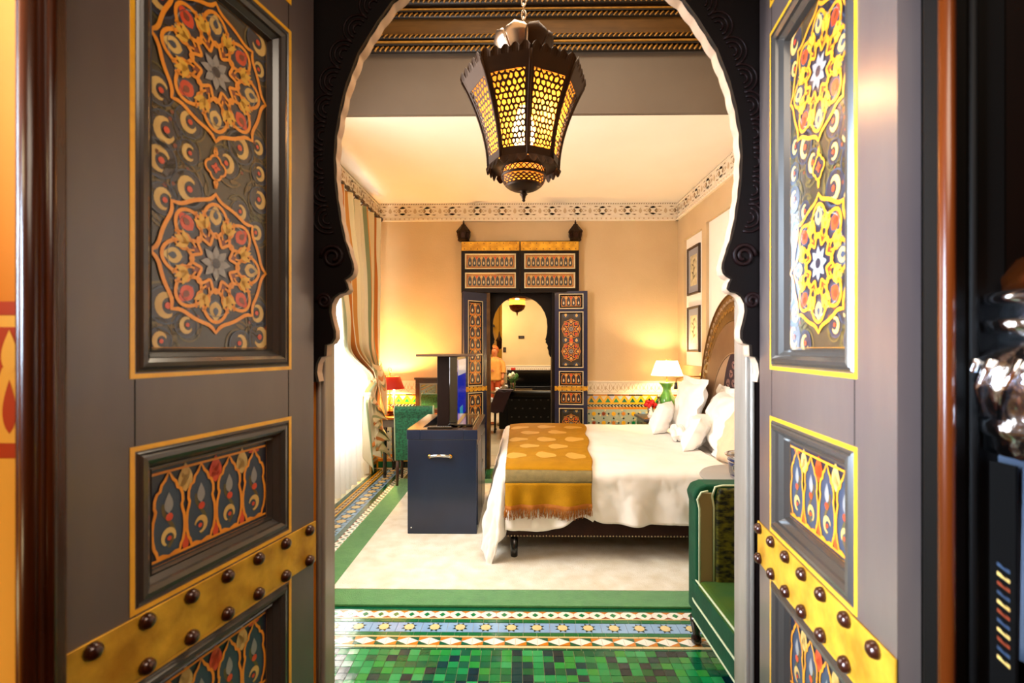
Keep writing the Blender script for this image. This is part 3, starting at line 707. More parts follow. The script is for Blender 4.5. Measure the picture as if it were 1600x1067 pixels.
# casings
c = MB(); c.box(-.742, -.700, .700, .744, 0, 2.8, 'casing_wood')
cl = struct(c.build('trim_2', bevel=.006))
MB().tube([(-.716, .700, 0), (-.716, .700, 2.8)], .012, 'casing_wood', 14).build('bead_moulding', cl); MB().tube([(-.697, .712, 0), (-.697, .712, 2.8)], .007, 'casing_wood', 12).build('bead_moulding', cl)
c = MB(); c.box(.612, .705, .705, .744, 0, 2.8, 'casing_black'); cr_ = struct(c.build('trim_3', bevel=.006))
MB().tube([(.612, .699, 0), (.612, .699, 2.8)], .010, 'casing_bead', 14).build('bead_moulding', cr_); MB().tube([(.652, .704, 0), (.652, .704, 2.8)], .007, 'casing_black', 12).build('bead_moulding', cr_)
# jambs behind the arch
for x0, x1 in ((-.66, -.593), (.69, .757)):
    j = struct(bx(x0, x1, 1.474, 1.56, .0, 2.78, 'jamb_wood').build('trim_%d' % (4 if x0 < 0 else 5), bevel=.006))
    xe = x1-.018 if x0 < 0 else x0+.018
    MB().tube([(xe, 1.474, 0), (xe, 1.474, 2.2)], .007, 'jamb_wood', 10).build('bead_moulding', j)
# fretted horseshoe arch
AX, AY, AK = .0545, 1.415, 1.42/FPX
OUT = [(0, -128), (30, -118), (62, -104), (110, -84), (150, -60), (190, -30), (226, 0), (251, 34), (280, 81), (299, 130), (309, 170), (316, 210), (318, 245), (317, 270), (316, 290), (312, 320), (309, 340), (306, 357), (302, 373), (294, 398),
       (290, 410), (289, 419), (291, 427), (296, 432), (303, 436), (299, 443), (297, 451), (302, 456), (311, 458), (319, 464), (324, 474), (325, 487), (322, 502), (318, 517), (318, 528), (323, 536), (332, 539), (333, 556), (341, 558), (346, 568), (348, 582), (345, 597)]
OUT = [(a*AK, EYE+(545-b)*AK) for a, b in OUT]
ar = thing('door_arch', 'dark carved horseshoe arch with lobed ends framing the doorway', 'arch', (AX, AY, 0), kind='structure')
for s in (-1, 1):
    poly = [(s*a, b) for a, b in OUT]+[(s*.665, OUT[-1][1]), (s*.665, 2.79), (0, 2.79)]
    h = MB().prism(poly, lambda a, b, hh: (a, hh, b), 0, .05, 'arch_wood').build('fretwork', ar)
    # edge of the board painted pale as if lit, finely scalloped
    e = MB(); pts = []
    for (a0, b0), (a1, b1) in zip(OUT, OUT[1:]):
        L = hypot(a1-a0, b1-b0); k = max(1, int(L/.006))
        pts += [(a0+(a1-a0)*i/k, b0+(b1-b0)*i/k) for i in range(k)]
    pts.append(OUT[-1]); n = len(pts); vs = []
    for i, (a, b) in enumerate(pts):
        q = pts[min(i+1, n-1)]; p = pts[max(i-1, 0)]; dx, dz = q[0]-p[0], q[1]-p[1]; d = hypot(dx, dz) or 1
        am = .0022*abs(sin(i*.32)) if b > 1.75 else .001
        vs += [(s*(a+dz/d*am), .016, b-dx/d*am), (s*(a+dz/d*am*1.6), .051, b-dx/d*am*1.6)]
    e.add(vs, [(2*i, 2*i+1, 2*i+3, 2*i+2) for i in range(n-1)], 'arch_lit_edge', True); e.build('board_edge', h)
    rl = MB()
    for i in range(5, 26):
        a, b = OUT[i] if i < len(OUT) else OUT[-1]
    t = 0; acc = 0
    for i in range(1, n):
        acc += hypot(pts[i][0]-pts[i-1][0], pts[i][1]-pts[i-1][1])
        if acc > .075 and pts[i][1] > 1.78:
            acc = 0; a, b = pts[i]; an = math.atan2(b-2.03, a)
            c0 = (a+.035*cos(an), b+.035*sin(an))
            for r in (.042, .028, .014): rl.tube([(s*(c0[0]+r*cos(an+q)), -.001, c0[1]+r*sin(an+q)) for q in [(-1.7+3.4*k/10) for k in range(11)]], .0035, 'arch_carved', 5)
    for cz, cx, r0 in ((1.73, .60, .035), (1.60, .625, .022)):
        rl.tube([(s*(cx+(r0-r0*.7*k/26)*cos(k*.42)), -.002, cz+(r0-r0*.7*k/26)*sin(k*.42)) for k in range(27)], .006, 'arch_carved', 6)
    rl.build('scale_carving', h, kind='stuff')
# near leaves
ZN = [('arcade', .10, .42, 4), ('arcade', .545, .834, 4), ('arcade', .977, 1.266, 4), ('long', 1.416, 2.306, (1.655, 2.092), .158), ('arcade', 2.40, 2.64, 4)]
NAT = [.614, .518, .423, .330, .238, .143, .049]
for i, (nm, A, B, sgn, lab) in enumerate((('door_1', (-.7424, .7673), (-.5929, 1.3923), -1, 'open dark wooden door leaf with orange rosettes, lit warm, beside the orange wall'),
                                         ('door_2', (.6087, .7851), (.6985, 1.4094), 1, 'open dark wooden door leaf with bluish sheen, opposite the orange wall'))):
    W = hypot(B[0]-A[0], B[1]-A[1])
    r = thing(nm, lab, 'door', (A[0], A[1], 0), math.atan2(B[1]-A[1], B[0]-A[0]), kind='structure')
    door_leaf(r, sgn, W, 2.74, .042, (.128, W-.536), ZN, [(.845, .962, NAT, NAT)], .03, .047, 'leaf_wood', 'gold_paint', 1, 'bead_wood')

# ------------------------------------------------------------------ back doorway of the bedroom
bd = thing('door_frame', 'tall dark painted door surround with brass strip in the back wall', 'door frame', (.02, WB, 0), kind='structure')
def fb(a, b, h): return (a, -h, b)
MB().prism([(-.71, 0), (-.40, 0), (-.40, 2.19), (-.71, 2.19)], fb, 0, .05, 'door_black').build('pilaster', bd)
MB().prism([(.385, 0), (.71, 0), (.71, 2.19), (.385, 2.19)], fb, 0, .05, 'door_black').build('pilaster', bd)
for s in (-1, 1):
    x0, x1 = (-.71, -.004) if s < 0 else (.004, .71)
    root_h = MB().holed(x0, x1, 2.14, 2.76, [(x0+.055, x1-.055, 2.20, 2.372), (x0+.055, x1-.055, 2.432, 2.60)], fb, .01, .09, 'door_black').build('overdoor_door', bd)
    MB().prism([(x0+.01, 2.15), (x1-.01, 2.15), (x1-.01, 2.75), (x0+.01, 2.75)], fb, .0, .07, 'door_black').build('core_board', root_h)
    for z0, z1 in ((2.20, 2.372), (2.432, 2.60)):
        a0, a1 = x0+.055, x1-.055
        P = Paint(lambda a, b, h: fb(a, b, .0705+h), .0008); P.poly([(a0, z0), (a1, z0), (a1, z1), (a0, z1)], 0, 'overdoor_orange')
        arcade(P, a0+.02, a1-.02, z0+.02, z1-.02, 10, 0, 'cream_paint'); P.mb.build('painted_panel', root_h, kind='stuff')
        g = MB(); frame_sweep(g, fb, (a0-.008, a1+.008, z0-.008, z1+.008), [(0, .09), (0, .094), (.012, .094), (.018, .074)], 'pale_line'); g.build('moulding', root_h)
    b = MB().prism([(x0+.004, 2.645), (x1-.004, 2.645), (x1-.004, 2.752), (x0+.004, 2.752)], fb, .09, .095, 'brass_band').build('brass_strip', root_h)
    q = MB()
    for k in range(9):
        for z in (2.664, 2.733): q.ball((x0+.04+k*(x1-x0-.08)/8, -.096, z), .006, 'dark_nail', 6, 4)
    q.build('stud', b, kind='stuff')
# inner frame with its own horseshoe arch
MB().prism([(-.42, 0), (-.365, 0), (-.365, 2.19), (-.42, 2.19)], fb, -.15, .06, 'bronze_reveal').build('reveal', bd)
k2 = WB/FPX; o2 = []
for a, b in OUT: o2.append((min(a*.535, .345), 1.46+(b-1.46)*.52+.03))
sc_ = [(0, 2.115), (.06, 2.108), (.13, 2.085), (.20, 2.045), (.26, 1.985), (.305, 1.91), (.33, 1.83), (.338, 1.74), (.334, 1.66), (.322, 1.60), (.312, 1.575), (.322, 1.56), (.316, 1.54), (.33, 1.525), (.345, 1.50), (.338, 1.47), (.352, 1.44), (.356, 1.40), (.372, 1.36)]
for s in (-1, 1):
    MB().prism([(s*a, b) for a, b in sc_]+[(s*.44, 1.36), (s*.44, 2.2), (0, 2.2)], fb, -.10, -.07, 'door_black').build('arch_board', bd)
MB().prism([(.385, 0), (.44, 0), (.44, 2.2), (.385, 2.2)], fb, -.15, .0, 'door_black').build('reveal', bd)
ZF = [('long', .10, .735, (.28, .555), .122), ('arcade', .80, .945, 4), ('arcade', 1.02, 1.18, 4), ('long', 1.245, 1.895, (1.43, 1.70), .122), ('arcade', 1.955, 2.11, 4)]
r = thing('door_3', 'open narrow navy door leaf with rosette panels facing the bed', 'door', (.44, WB-.075, 0), math.radians(-6), kind='structure')
FN = [.03+.345/6*i for i in range(7)]
door_leaf(r, -1, .39, 2.155, .03, (.062, .062), ZF, [(.955, 1.012, FN, FN)], .008, .014, 'door_navy', 'pale_line', 0, 'door_black', gold=.010)
ZL = [('column', .10, .93, 6), ('column', 1.03, 2.02, 7)]
r = thing('door_4', 'open narrow navy door leaf with one tall column panel, behind the television', 'door', (-.385, WB-.06, 0), math.radians(222), kind='structure')
door_leaf(r, 1, .335, 2.13, .03, (.07, .07), ZL, [(.955, 1.012, FN[:6], FN[:6])], .008, .014, 'door_navy', 'pale_line', 0, 'door_black', gold=.010)
def wall_lantern(loc, lab):
    t = thing('corner_lantern', lab, 'lantern', loc, group='small lanterns on the door surround')
    MB().lathe([(.055, 0), (.075, .012), (.07, .03), (.085, .105), (.09, .115)], (0, 0, 0), 'lantern_brass', 8, PI/8, False).build('body', t)
    m = MB()
    for k in range(8):
        a = PI/4*k; 
        for q in (0, 1): m.prism([(-.018, .04), (.018, .04), (.018, .075), (0, .095), (-.018, .075)], lambda u, z, h, a=a: ((.074+.018*(z-.03)/.075+h)*cos(a)-u*sin(a), (.074+.018*(z-.03)/.075+h)*sin(a)+u*cos(a), z), 0, .001, 'dark_nail')
    m.build('pierced_window', t, kind='stuff')
    MB().lathe([(.092, .112), (.088, .125), (.035, .19), (.028, .205)], (0, 0, 0), 'lantern_brass', 8, PI/8, False).build('roof', t)
    MB().lathe([(.02, .203), (.01, .215), (.014, .225), (.006, .235), (.008, .245), (.0005, .262)], (0, 0, 0), 'lantern_brass', 10).build('finial', t)
wall_lantern((-.665, WB-.06, 2.761), 'small dark lantern on the surround corner nearer the window')
wall_lantern((.69, WB-.06, 2.761), 'small dark lantern on the surround corner nearer the bed')
# ------------------------------------------------------------------ rug
rug = thing('rug', 'ivory rug with a wide green border covering the tiled floor', 'rug', (0, 0, 0))
RX0, RX1, RY0, RY1 = -1.31, 1.86, 2.725, 5.38
MB().holed(RX0, RX1, RY0, RY1, [(RX0+.185, RX1-.185, RY0+.178, RY1-.185)], XY(0), .0005, .014, 'rug_green').build('border', rug, bevel=.003)
bx(RX0+.185, RX1-.185, RY0+.178, RY1-.185, .0005, .0155, 'rug_ivory').build('field', rug)

# ------------------------------------------------------------------ great lantern
LX, LY_, = .026, 2.40
ln = thing('hanging_lantern', 'large pierced brass eight-sided lantern hanging on a chain', 'lantern', (LX, LY_, 0))
PH0 = math.radians(-84.5)
def prof(t): return .175+(.302-.175)*(t**1.75), 2.36+(2.765-2.36)*t     # t 0 bottom .. 1 rim
sk = MB(); bars = MB(); rim = MB(); rim2 = MB()
rr = random.Random(2)
for k in range(8):
    a0, a1 = PH0+PI/4*k, PH0+PI/4*(k+1)
    def pt(u, t, out=0):
        r, z = prof(t); p0 = Vector((r*cos(a0), r*sin(a0), z)); p1 = Vector((r*cos(a1), r*sin(a1), z)); p = p0.lerp(p1, u)
        am = (a0+a1)/2; return p+Vector((cos(am), sin(am), 0))*out
    for ua, ub, ta, tb in ((0, .1, 0, 1), (.9, 1, 0, 1), (.1, .9, 0, .1), (.1, .9, .86, 1)):
        for q in range(8): 
            t0, t1 = ta+(tb-ta)*q/8, ta+(tb-ta)*(q+1)/8
            bars.add([pt(ua, t0), pt(ub, t0), pt(ub, t1), pt(ua, t1)], [(0, 1, 2, 3)], 'lantern_brass')
    bars.tube([pt(0, q/10, .001) for q in range(11)], .006, 'lantern_brass', 6)
    # pierced screen: jittered honeycomb cells, each with its own hole
    NX, NY = 6, 13
    cells = {}
    def vx(i, j):
        if (i, j) not in cells:
            e = i in (0, 2*NX) 
            u = .1+.8*i/(2*NX)+(0 if i <= 0 or i >= 2*NX else rr.uniform(-.03, .03)); t = .1+.76*j/(3*NY)+(rr.uniform(-.010, .010))
            cells[(i, j)] = (min(max(u, .1), .9), min(max(t, .1), .86))
        return cells[(i, j)]
    for r_ in range(NY+1):
        for c_ in range(-1, NX+1):
            ci = 2*c_+1+(r_ % 2); cj = 3*r_
            hx = [(ci, cj-2), (ci+1, cj-1), (ci+1, cj+1), (ci, cj+2), (ci-1, cj+1), (ci-1, cj-1)]
            pl = [vx(min(max(i, 0), 2*NX), min(max(j, 0), 3*NY)) for i, j in hx]
            cx = sum(p[0] for p in pl)/6; cy = sum(p[1] for p in pl)/6
            if max(p[0] for p in pl)-min(p[0] for p in pl) < .02: continue
            f = rr.choice([.55, .64, .6, .68])
            inn = [(cx+(p[0]-cx)*f, cy+(p[1]-cy)*f) for p in pl]
            sk.add([pt(*p) for p in pl]+[pt(*p) for p in inn], [(i, (i+1) % 6, 6+(i+1) % 6, 6+i) for i in range(6)], 'lantern_brass')
    # scalloped rim
    n = 24
    vs = []
    for q in range(n+1):
        u = q/n; vs += [pt(u, .985), pt(u, 1.0)+Vector((0, 0, .012+.024*abs(sin(u*PI*5))))+Vector((cos((a0+a1)/2), sin((a0+a1)/2), 0))*.012]
    rim.add(vs, [(2*q, 2*q+2, 2*q+3, 2*q+1) for q in range(n)], 'lantern_brass')
    vs = []
    for q in range(n+1):
        u = q/n; vs += [pt(u, .015), pt(u, 0)+Vector((cos((a0+a1)/2), sin((a0+a1)/2), 0))*.012+Vector((0, 0, -.015-.02*abs(sin(u*PI*3))))]
    rim2.add(vs, [(2*q, 2*q+2, 2*q+3, 2*q+1) for q in range(n)], 'lantern_brass')
bars.build('body_frame', ln, solid=.003); sk.build('pierced_screen', ln, kind='stuff'); rim.build('scalloped_rim', ln, solid=.002); rim2.build('lower_rim', ln, solid=.002)
MB().lathe([(.30, 2.768), (.22, 2.81), (.13, 2.845), (.09, 2.86)], (0, 0, 0), 'lantern_brass', 8, PH0, False, cap=False).build('shoulder', ln)
MB().lathe([(prof(q/8)[0]*.90, prof(q/8)[1]) for q in range(9)], (0, 0, 0), 'amber_liner', 8, PH0, False, cap=False).build('glass_liner', ln)
cr = MB()
for k in range(8):
    a = PH0+PI/8+PI/4*k
    def pp(u, v):
        w_ = .060*(.7+.3*min(1, v*1.7))*(1 if v < .6 else math.sqrt(max(0, 1-((v-.6)/.4)**2))*.97+.03); r = .075+.062*min(1, v*1.35)**.8+.010*(1-(2*u-1)**2)
        q = (u-.5)*2*w_; return (r*cos(a)-q*sin(a), r*sin(a)+q*cos(a), 2.885+.115*v)
    cr.grid(pp, 6, 8, 'lantern_silver' if k in (2, 6, 7, 3) else 'lantern_brass')
cr.build('lotus_crown', ln, solid=.003)
MB().lathe([(.10, 2.85), (.075, 2.87), (.07, 2.885), (.08, 2.90)], (0, 0, 0), 'lantern_brass', 20).build('neck', ln)
lb = MB(); cols = 30
lb.lathe([(.165, 2.358), (.14, 2.352), (.112, 2.35), (.108, 2.345)], (0, 0, 0), 'lantern_brass', 24, cap=False)
lb.lathe([(.108, 2.305), (.112, 2.307), (.112, 2.318)], (0, 0, 0), 'lantern_brass', 24, cap=False)
for q in range(24):
    a = 2*PI*q/24
    for s in (-1, 1): lb.tube([(.108*cos(a), .108*sin(a), 2.346), (.109*cos(a+s*PI/24), .109*sin(a+s*PI/24), 2.332), (.108*cos(a+s*PI/12), .108*sin(a+s*PI/12), 2.317)], .0028, 'lantern_brass', 4)
# pierced bowl
def bw(a, t): r = .107*math.sqrt(max(0, 1-t**2.2)); return (r*cos(a), r*sin(a), 2.307-.068*t)
for j in range(4):
    for q in range(24):
        t0, t1 = .05+.13*j, .05+.13*(j+1); a0 = 2*PI*(q+.5*(j % 2))/24; a1 = a0+2*PI/24
        o4 = [(a0, t0), (a1, t0), (a1, t1), (a0, t1)]; c_ = ((a0+a1)/2, (t0+t1)/2); i4 = [(c_[0]+(a-c_[0])*.66, c_[1]+(t-c_[1])*.7) for a, t in ((a0, c_[1]), (c_[0], t0), (a1, c_[1]), (c_[0], t1))]
        lb.add([bw(*p) for p in o4]+[bw(*p) for p in i4], [(0, 1, 5), (1, 2, 6), (2, 3, 7), (3, 0, 4), (0, 5, 4), (1, 6, 5), (2, 7, 6), (3, 4, 7)], 'lantern_brass')
lb.lathe([(bw(0, t)[0], bw(0, t)[2]) for t in (.57, .7, .8, .9, .96, .995)]+[(.014, 2.238), (.012, 2.232), (.02, 2.226), (.012, 2.218), (.007, 2.200), (.009, 2.194), (.001, 2.188)], (0, 0, 0), 'lantern_brass', 24)
lb.build('pierced_bowl', ln)
MB().lathe([(.098, 2.345), (.098, 2.30), (.08, 2.268), (.02, 2.256)], (0, 0, 0), 'amber_liner', 20, cap=False).build('bowl_liner', ln)
for a in range(3): pass
MB().lathe([(.0005, 2.43), (.03, 2.44), (.052, 2.49), (.056, 2.54), (.04, 2.61), (.018, 2.66)], (0, 0, 0), 'amber_glass', 14).build('bulb', ln)
bu = ln.children[-1]; mb_ = MATS['amber_glass'].node_tree.nodes['Principled BSDF']; mb_.inputs['Emission Color'].default_value = (1, .62, .22, 1); mb_.inputs['Emission Strength'].default_value = 30
lamp('lantern_light', 'POINT', (LX+.07, LY_-.08, 2.56), 20, (1, .66, .3), .03).parent = None
chn = MB()
for k in range(36):
    z = 2.985+.033*k; rot = k % 2
    chn.tube([((.011*cos(q)) if not rot else 0, (.011*cos(q)) if rot else 0, z+.024*sin(q)) for q in [2*PI*i/12 for i in range(12)]], .0035, 'lantern_silver', 6, True)
chn.build('chain', ln, kind='stuff')
MB().lathe([(.06, 4.2), (.055, 4.185), (.02, 4.165)], (0, 0, 0), 'lantern_brass', 16).build('ceiling_plate', ln)

# ------------------------------------------------------------------ bed
BX0, BX1, BY0, BY1, BT = -.09, 1.83, 3.335, 5.22, .640
bed = thing('bed', 'wide bed with dark leather base beneath white bedding', 'bed', (BX0, BY0, 0))
def L_(x, y): return (x-BX0, y-BY0)
bx(0, BX1-BX0, 0, BY1-BY0, .16, .385, 'leather').build('base', bed, bevel=.02, seg=3)
ns = MB()
for i in range(86): ns.ball((.02+i*.0219, -.002, .172), .0055, 'nailhead', 6, 4)
ns.build('nailhead', bed, kind='stuff')
for x in (.06, BX1-BX0-.08):
    for y in (.04, BY1-BY0-.06): MB().lathe([(.024, .0155), (.025, .02), (.027, .165)], (x, y, 0), 'black_lacquer', 16).build('leg', bed)
bx(.0, BX1-BX0-.0, .0, BY1-BY0, .386, .615, 'linen').build('mattress', bed, bevel=.05, seg=3)
# headboard: carved horseshoe-topped board
HC = 4.16-BY0
def harch(th, k): # th 0..pi
    return (HC+.83*k*cos(th), .38+(1.57*k-.0)*max(0, sin(th))**.78)
hb = MB(); n = 48
XH = BX1-BX0+.002
def hboard(k0, k1, x0, x1, m, mb):
    po = [harch(PI*i/n, k1) for i in range(n+1)]; pi_ = [harch(PI*i/n, k0) for i in range(n+1)]
    vs = [(x0, *p) for p in po]+[(x0, *p) for p in pi_]+[(x1, *p) for p in po]
    N1 = n+1
    mb.add(vs, [(i, i+1, N1+i+1, N1+i) for i in range(n)]+[(i, i+1, 2*N1+i+1, 2*N1+i) for i in range(n)], m)
MB().prism([harch(PI*i/n, 1) for i in range(n+1)], lambda a, b, h: (XH+h, a, b), .05, .075, 'headboard_gold').build('headboard', bed)
hbo = bed.children[-1]
b1 = MB(); hboard(.84, 1.0, XH+.02, XH+.06, 'headboard_gold', b1); b1.build('carved_border', hbo)
b2 = MB(); hboard(.66, .84, XH+.01, XH+.05, 'headboard_brown', b2); b2.build('padded_border', hbo)
b3 = MB(); hboard(.0, .66, XH+.016, XH+.05, 'headboard_tan', b3); b3.build('centre_panel', hbo)
cs_ = MB()
for i in range(40):
    th = PI*(i+.5)/40
    for kk, r in ((.955, .022), (.905, .026)):
        c0 = harch(th, kk)
        for f in (1, .55): cs_.tube([(XH+.018, c0[0]+r*f*cos(th+q), c0[1]+r*f*sin(th+q)) for q in [-2+4*j/8 for j in range(9)]], .004, 'headboard_tan' if kk > .93 else 'beam_gilt', 5)
for kk in (1., .845, .665): cs_.tube([(XH+.016, *harch(PI*i/n, kk)) for i in range(n+1)], .007, 'headboard_tan' if kk < .8 else 'headboard_gold', 6)
cs_.build('scroll_carving', hbo, kind='stuff')
dp = MB(); n2 = 30
dp.prism([(HC-.05+.30*cos(PI*i/n2), .60+.86*sin(PI*i/n2)**.7) for i in range(n2+1)], lambda a, b, h: (XH+.012+h, a, b), 0, .004, 'velvet_purple'); dpo = dp.build('velvet_inset', hbo)
P = Paint(lambda a, b, h: (XH+.0115-h, a, b), .0008); r5 = random.Random(4)
for i in range(12):
    for j in range(11):
        y, z = HC-.62+.105*i+(.05 if j % 2 else 0), .68+.08*j
        if ((y-HC+.05)/.27)**2+(max(0, z-.6)/.80)**2 < 1:
            for q in range(3): P.drop((y+.02*cos(q*2.1+i), z+.02*sin(q*2.1+i)), q*2.1+i+PI/2, .055, .022, 1, 'damask_pink', 5)
            P.rib([(y+.035*cos(t+j), z+.035*sin(t*1.0+j)) for t in [k*.5 for k in range(7)]], .005, 1, 'damask_pink')
P.mb.build('damask_pattern', dpo, kind='stuff')
# cloth that follows the bed: flat on top, rolled over the edge, hanging in folds
def drape(x, y, off=0., rr_=.055, flare=.16, fold=.026, cone=0., fx=1.0):
    """x,y measured on the flattened cloth from the foot/near corner; negative = beyond the edge"""
    dx = max(0., -x); dy = max(0., -y); d = hypot(dx, dy)
    tx = max(x, 0.); ty = max(y, 0.)
    puff = (.010*(abs(noise.noise(Vector((x*3.1+y*1.5, y*4.1, 5.))))-.2) if off == 0 else 0)+.012*noise.noise(Vector((x*2.2, y*2.2, .3)))+.006*noise.noise(Vector((x*6, y*5, 2.)))
    top = BT+off+puff*(1 if d == 0 else max(0, 1-d/.1))
    edge = min(tx, ty) if d == 0 else 0
    if d == 0:
        e = max(0, 1-min(tx+.0, 9)/.12) if tx < ty else max(0, 1-ty/.12)
        return (tx, ty, top-.012*e*e)
    ux, uy = -dx/d, -dy/d
    fl = flare*(dx/d)+.05*(dy/d)
    a = min(d/rr_, PI/2-fl); out = (rr_+off)*sin(a); dn = (rr_+off)*(1-cos(a)); rest_ = max(0., d-rr_*(PI/2-fl))
    out += rest_*sin(fl); dn += rest_*cos(fl)
    s = (tx if dy > dx else -ty)*1. + (math.atan2(dy, dx)*.35 if dx > 0 and dy > 0 else 0)
    g = min(1., rest_/.35)
    out += g*fold*(sin(s*17+.8*sin(s*5))+.6*sin(s*29+1.3)+.5*noise.noise(Vector((s*9, d*4, 0))))
    out += .012*noise.noise(Vector((x*5, y*7, 1.)))*g
    out += .022*min(1., d/.12)*(abs(noise.noise(Vector((x*6+y*5, y*4-x*1.5, 7.))))-.15)*(1 if off == 0 else .3)
    else_ = noise.noise(Vector((x*15+y*11, y*9-x*5, 3.)))
    if off < .01: out += .010*abs(else_)*min(1., d/.1)
    if off > .01: out += g*.030*(1+sin(s*34+2*sin(s*7)))
    return (tx+ux*out-.0, ty+uy*out, top-.012-dn)
du = MB(); NU, NV = 190, 130
def hem(x): # how far the near side hangs
    b = .405
    if x < 0: b = .46
    b -= .075*math.exp(-((x-.50)/.10)**2); b += .03*math.exp(-((x-.22)/.15)**2)-.02*(x > .6)
    return b
def dfn(u, v):
    x = -.56+u*(1.55+.56); hy = hem(x); y = -hy+v*(BY1-BY0+.02+hy)
    return drape(x, y)
du.grid(dfn, NU, NV, 'linen')
duv = tag(du.build('duvet', None, solid=.012), 'white duvet draped over the bed with folds falling to the floor', 'duvet'); duv.location = (BX0, BY0, 0)
th_ = MB(); rows = []
def tfn(u, v):
    y = -.265+v*(BY1-BY0-.01+.265); f = max(0., min(1., y/1.8)); x = .0+u*(.64+.20*f-.0)-.045+.012*sin(y*9)
    p = drape(x if x > .0 else max(x, .002), y, .014+.006, fold=.03); return p
NU2, NV2 = 70, 120
W1 = NU2+1
vs = [tfn(i/NU2, j/NV2) for j in range(NV2+1) for i in range(W1)]
for j in range(NV2):
    y = -.265+(j+.5)/NV2*(BY1-BY0-.01+.265)
    m = 'grey_weave' if -.10 < y < -.03 else ('gold_weave' if y > -.03 else 'gold_weave')
    rows += [((j*W1+i, j*W1+i+1, (j+1)*W1+i+1, (j+1)*W1+i), m) for i in range(NU2)]
for m in ('gold_weave', 'grey_weave'): th_.add(vs, [f for f, q in rows if q == m], m, True)
thr = thing('bed_throw', 'golden woven throw with fringe laid across the foot of the bed', 'throw', (BX0, BY0, 0))
th_.build('cloth', thr, solid=.006)
P = MB()
for j in range(5):
    for i in range(3):
        cu_, cv = .17+.33*i+(.16 if j % 2 else 0), .26+.15*j
        if cu_ > .95: continue
        n = 14
        def ell(k, f): a = 2*PI*k/n; return (min(.985, max(.015, cu_+.115*f*cos(a))), cv+.042*f*sin(a)*(1+.25*cos(3*a)))
        ring = []
        for f in (0, .5, 1):
            for k in range(n):
                q = tfn(*ell(k, f)); ring.append((q[0], q[1], q[2]+.0045))
        P.add(ring, [(r*n+k, r*n+(k+1) % n, (r+1)*n+(k+1) % n, (r+1)*n+k) for r in (0, 1) for k in range(n)], 'gold_pale', True)
P.build('woven_medallion', thr, kind='stuff')
fg = MB(); rf = random.Random(8)
for i in range(230):
    u = (i+.5)/230; p = Vector(tfn(u, 0)); q = Vector(tfn(u, .01)); d = (p-q).normalized(); ln_ = .055+rf.uniform(-.01, .02)
    e = p+Vector((rf.uniform(-.014, .014), rf.uniform(-.012, .004), -ln_))
    fg.tube([q+Vector((0, -.006, 0)), p+Vector((0, -.005, 0)), (p+e)/2+Vector((rf.uniform(-.006, .006), -.006, 0)), e], .0022, 'fringe', 4)
fg.build('fringe', thr, kind='stuff')
# pillows
def pillow(name, w_, h_, t_, loc, rot, label, m='pillow_white', flange=.0, seed=0, pw=.42, flop=0.):
    mb = MB(); N = 26
    def sfn(sg):
        def f(u, v):
            a, b = u*2-1, v*2-1
            prof_ = (max(0, 1-a**4)*max(0, 1-b**4))**pw
            pinch = 1-.09*(a*a*(1-abs(b))+b*b*(1-abs(a)))*1.0
            x, z = a*w_/2*(1-.07*(1-a*a)*0-.05*b*b*(a*a)*0)*(1-.06*(1-b*b)*0), b*h_/2
            x *= 1-.08*(1-abs(a))*0; ear = 1+.05*(abs(a*b))**3
            nz = noise.noise(Vector((a*2.2+seed*3.1, b*2.2, seed)))*.030+noise.noise(Vector((a*5+seed, b*5, seed*2.)))*.012
            crease = .014*sin(7*math.atan2(b, a)+seed)*(abs(a)**3+abs(b)**3)*prof_
            y = sg*(t_/2*prof_+(nz+crease)*min(1, prof_*2))
            z2 = z*ear*pinch; fl = -flop*max(0, b)**2
            return (x*ear*pinch, y+fl, z2-.3*flop*max(0, b)**3)
        return f
    mb.grid(sfn(1), N, N, m); mb.grid(lambda u, v: sfn(-1)(1-u, v), N, N, m)
    if flange:
        po = []
        n = 80
        def per(k):
            t = (k % n)/n*4; i = int(t); f = (t-i)*2-1
            return [(f, -1), (1, f), (-f, 1), (-1, -f)][i]
        vs = []
        for k in range(n):
            a, b = per(k); p = Vector(sfn(0)(a*.5+.5, b*.5+.5)); d = Vector((a if abs(a) == 1 else a*.9, 0, b if abs(b) == 1 else b*.9)).normalized()
            q = p+Vector((d.x*flange, .014*sin(k*1.1+seed)+.01*sin(k*.37), d.z*flange)); vs += [p, q]
        mb.add(vs, [(2*k, 2*((k+1) % n), 2*((k+1) % n)+1, 2*k+1) for k in range(n)], m, True)
    o = mb.build(name); o.location = loc; o.rotation_euler = tuple(math.radians(r) for r in rot)
    return tag(o, label, 'pillow', 'pillows on the bed')
R_ = 90
# big ones lean against the headboard (broad face turned towards -x)
pillow('pillow', .70, .50, .16, (1.60, 4.58, .905), (12, 0, 84), 'large white square pillow at the lamp end of the headboard', flange=.05, seed=1)
pillow('pillow', .46, .46, .12, (1.745, 4.93, .895), (12, 0, 90), 'white pillow behind, closest to the green lamp', flange=.04, seed=2)
pillow('pillow', .62, .48, .16, (1.66, 4.0, .885), (18, 0, 80), 'large white pillow sagging over the cream one', flange=.05, seed=3, flop=.05)
pillow('pillow', .48, .46, .08, (1.785, 4.14, .875), (6, 0, 88), 'white pillow standing against the purple headboard velvet', flange=.04, seed=4)
pillow('pillow', .38, .40, .16, (1.60, 3.52, .80), (20, 0, 94), 'cream pillow leaning nearest the ice bucket', 'linen_cream', seed=5)
pillow('cushion', .34, .30, .16, (1.41, 4.74, .79), (20, 0, 62), 'small white cushion standing alone nearest the roses', seed=6, pw=.5)
pillow('cushion', .36, .30, .15, (1.47, 4.0, .775), (26, 0, 58), 'small white cushion leaning in front of the sagging pillow', seed=7, pw=.5)
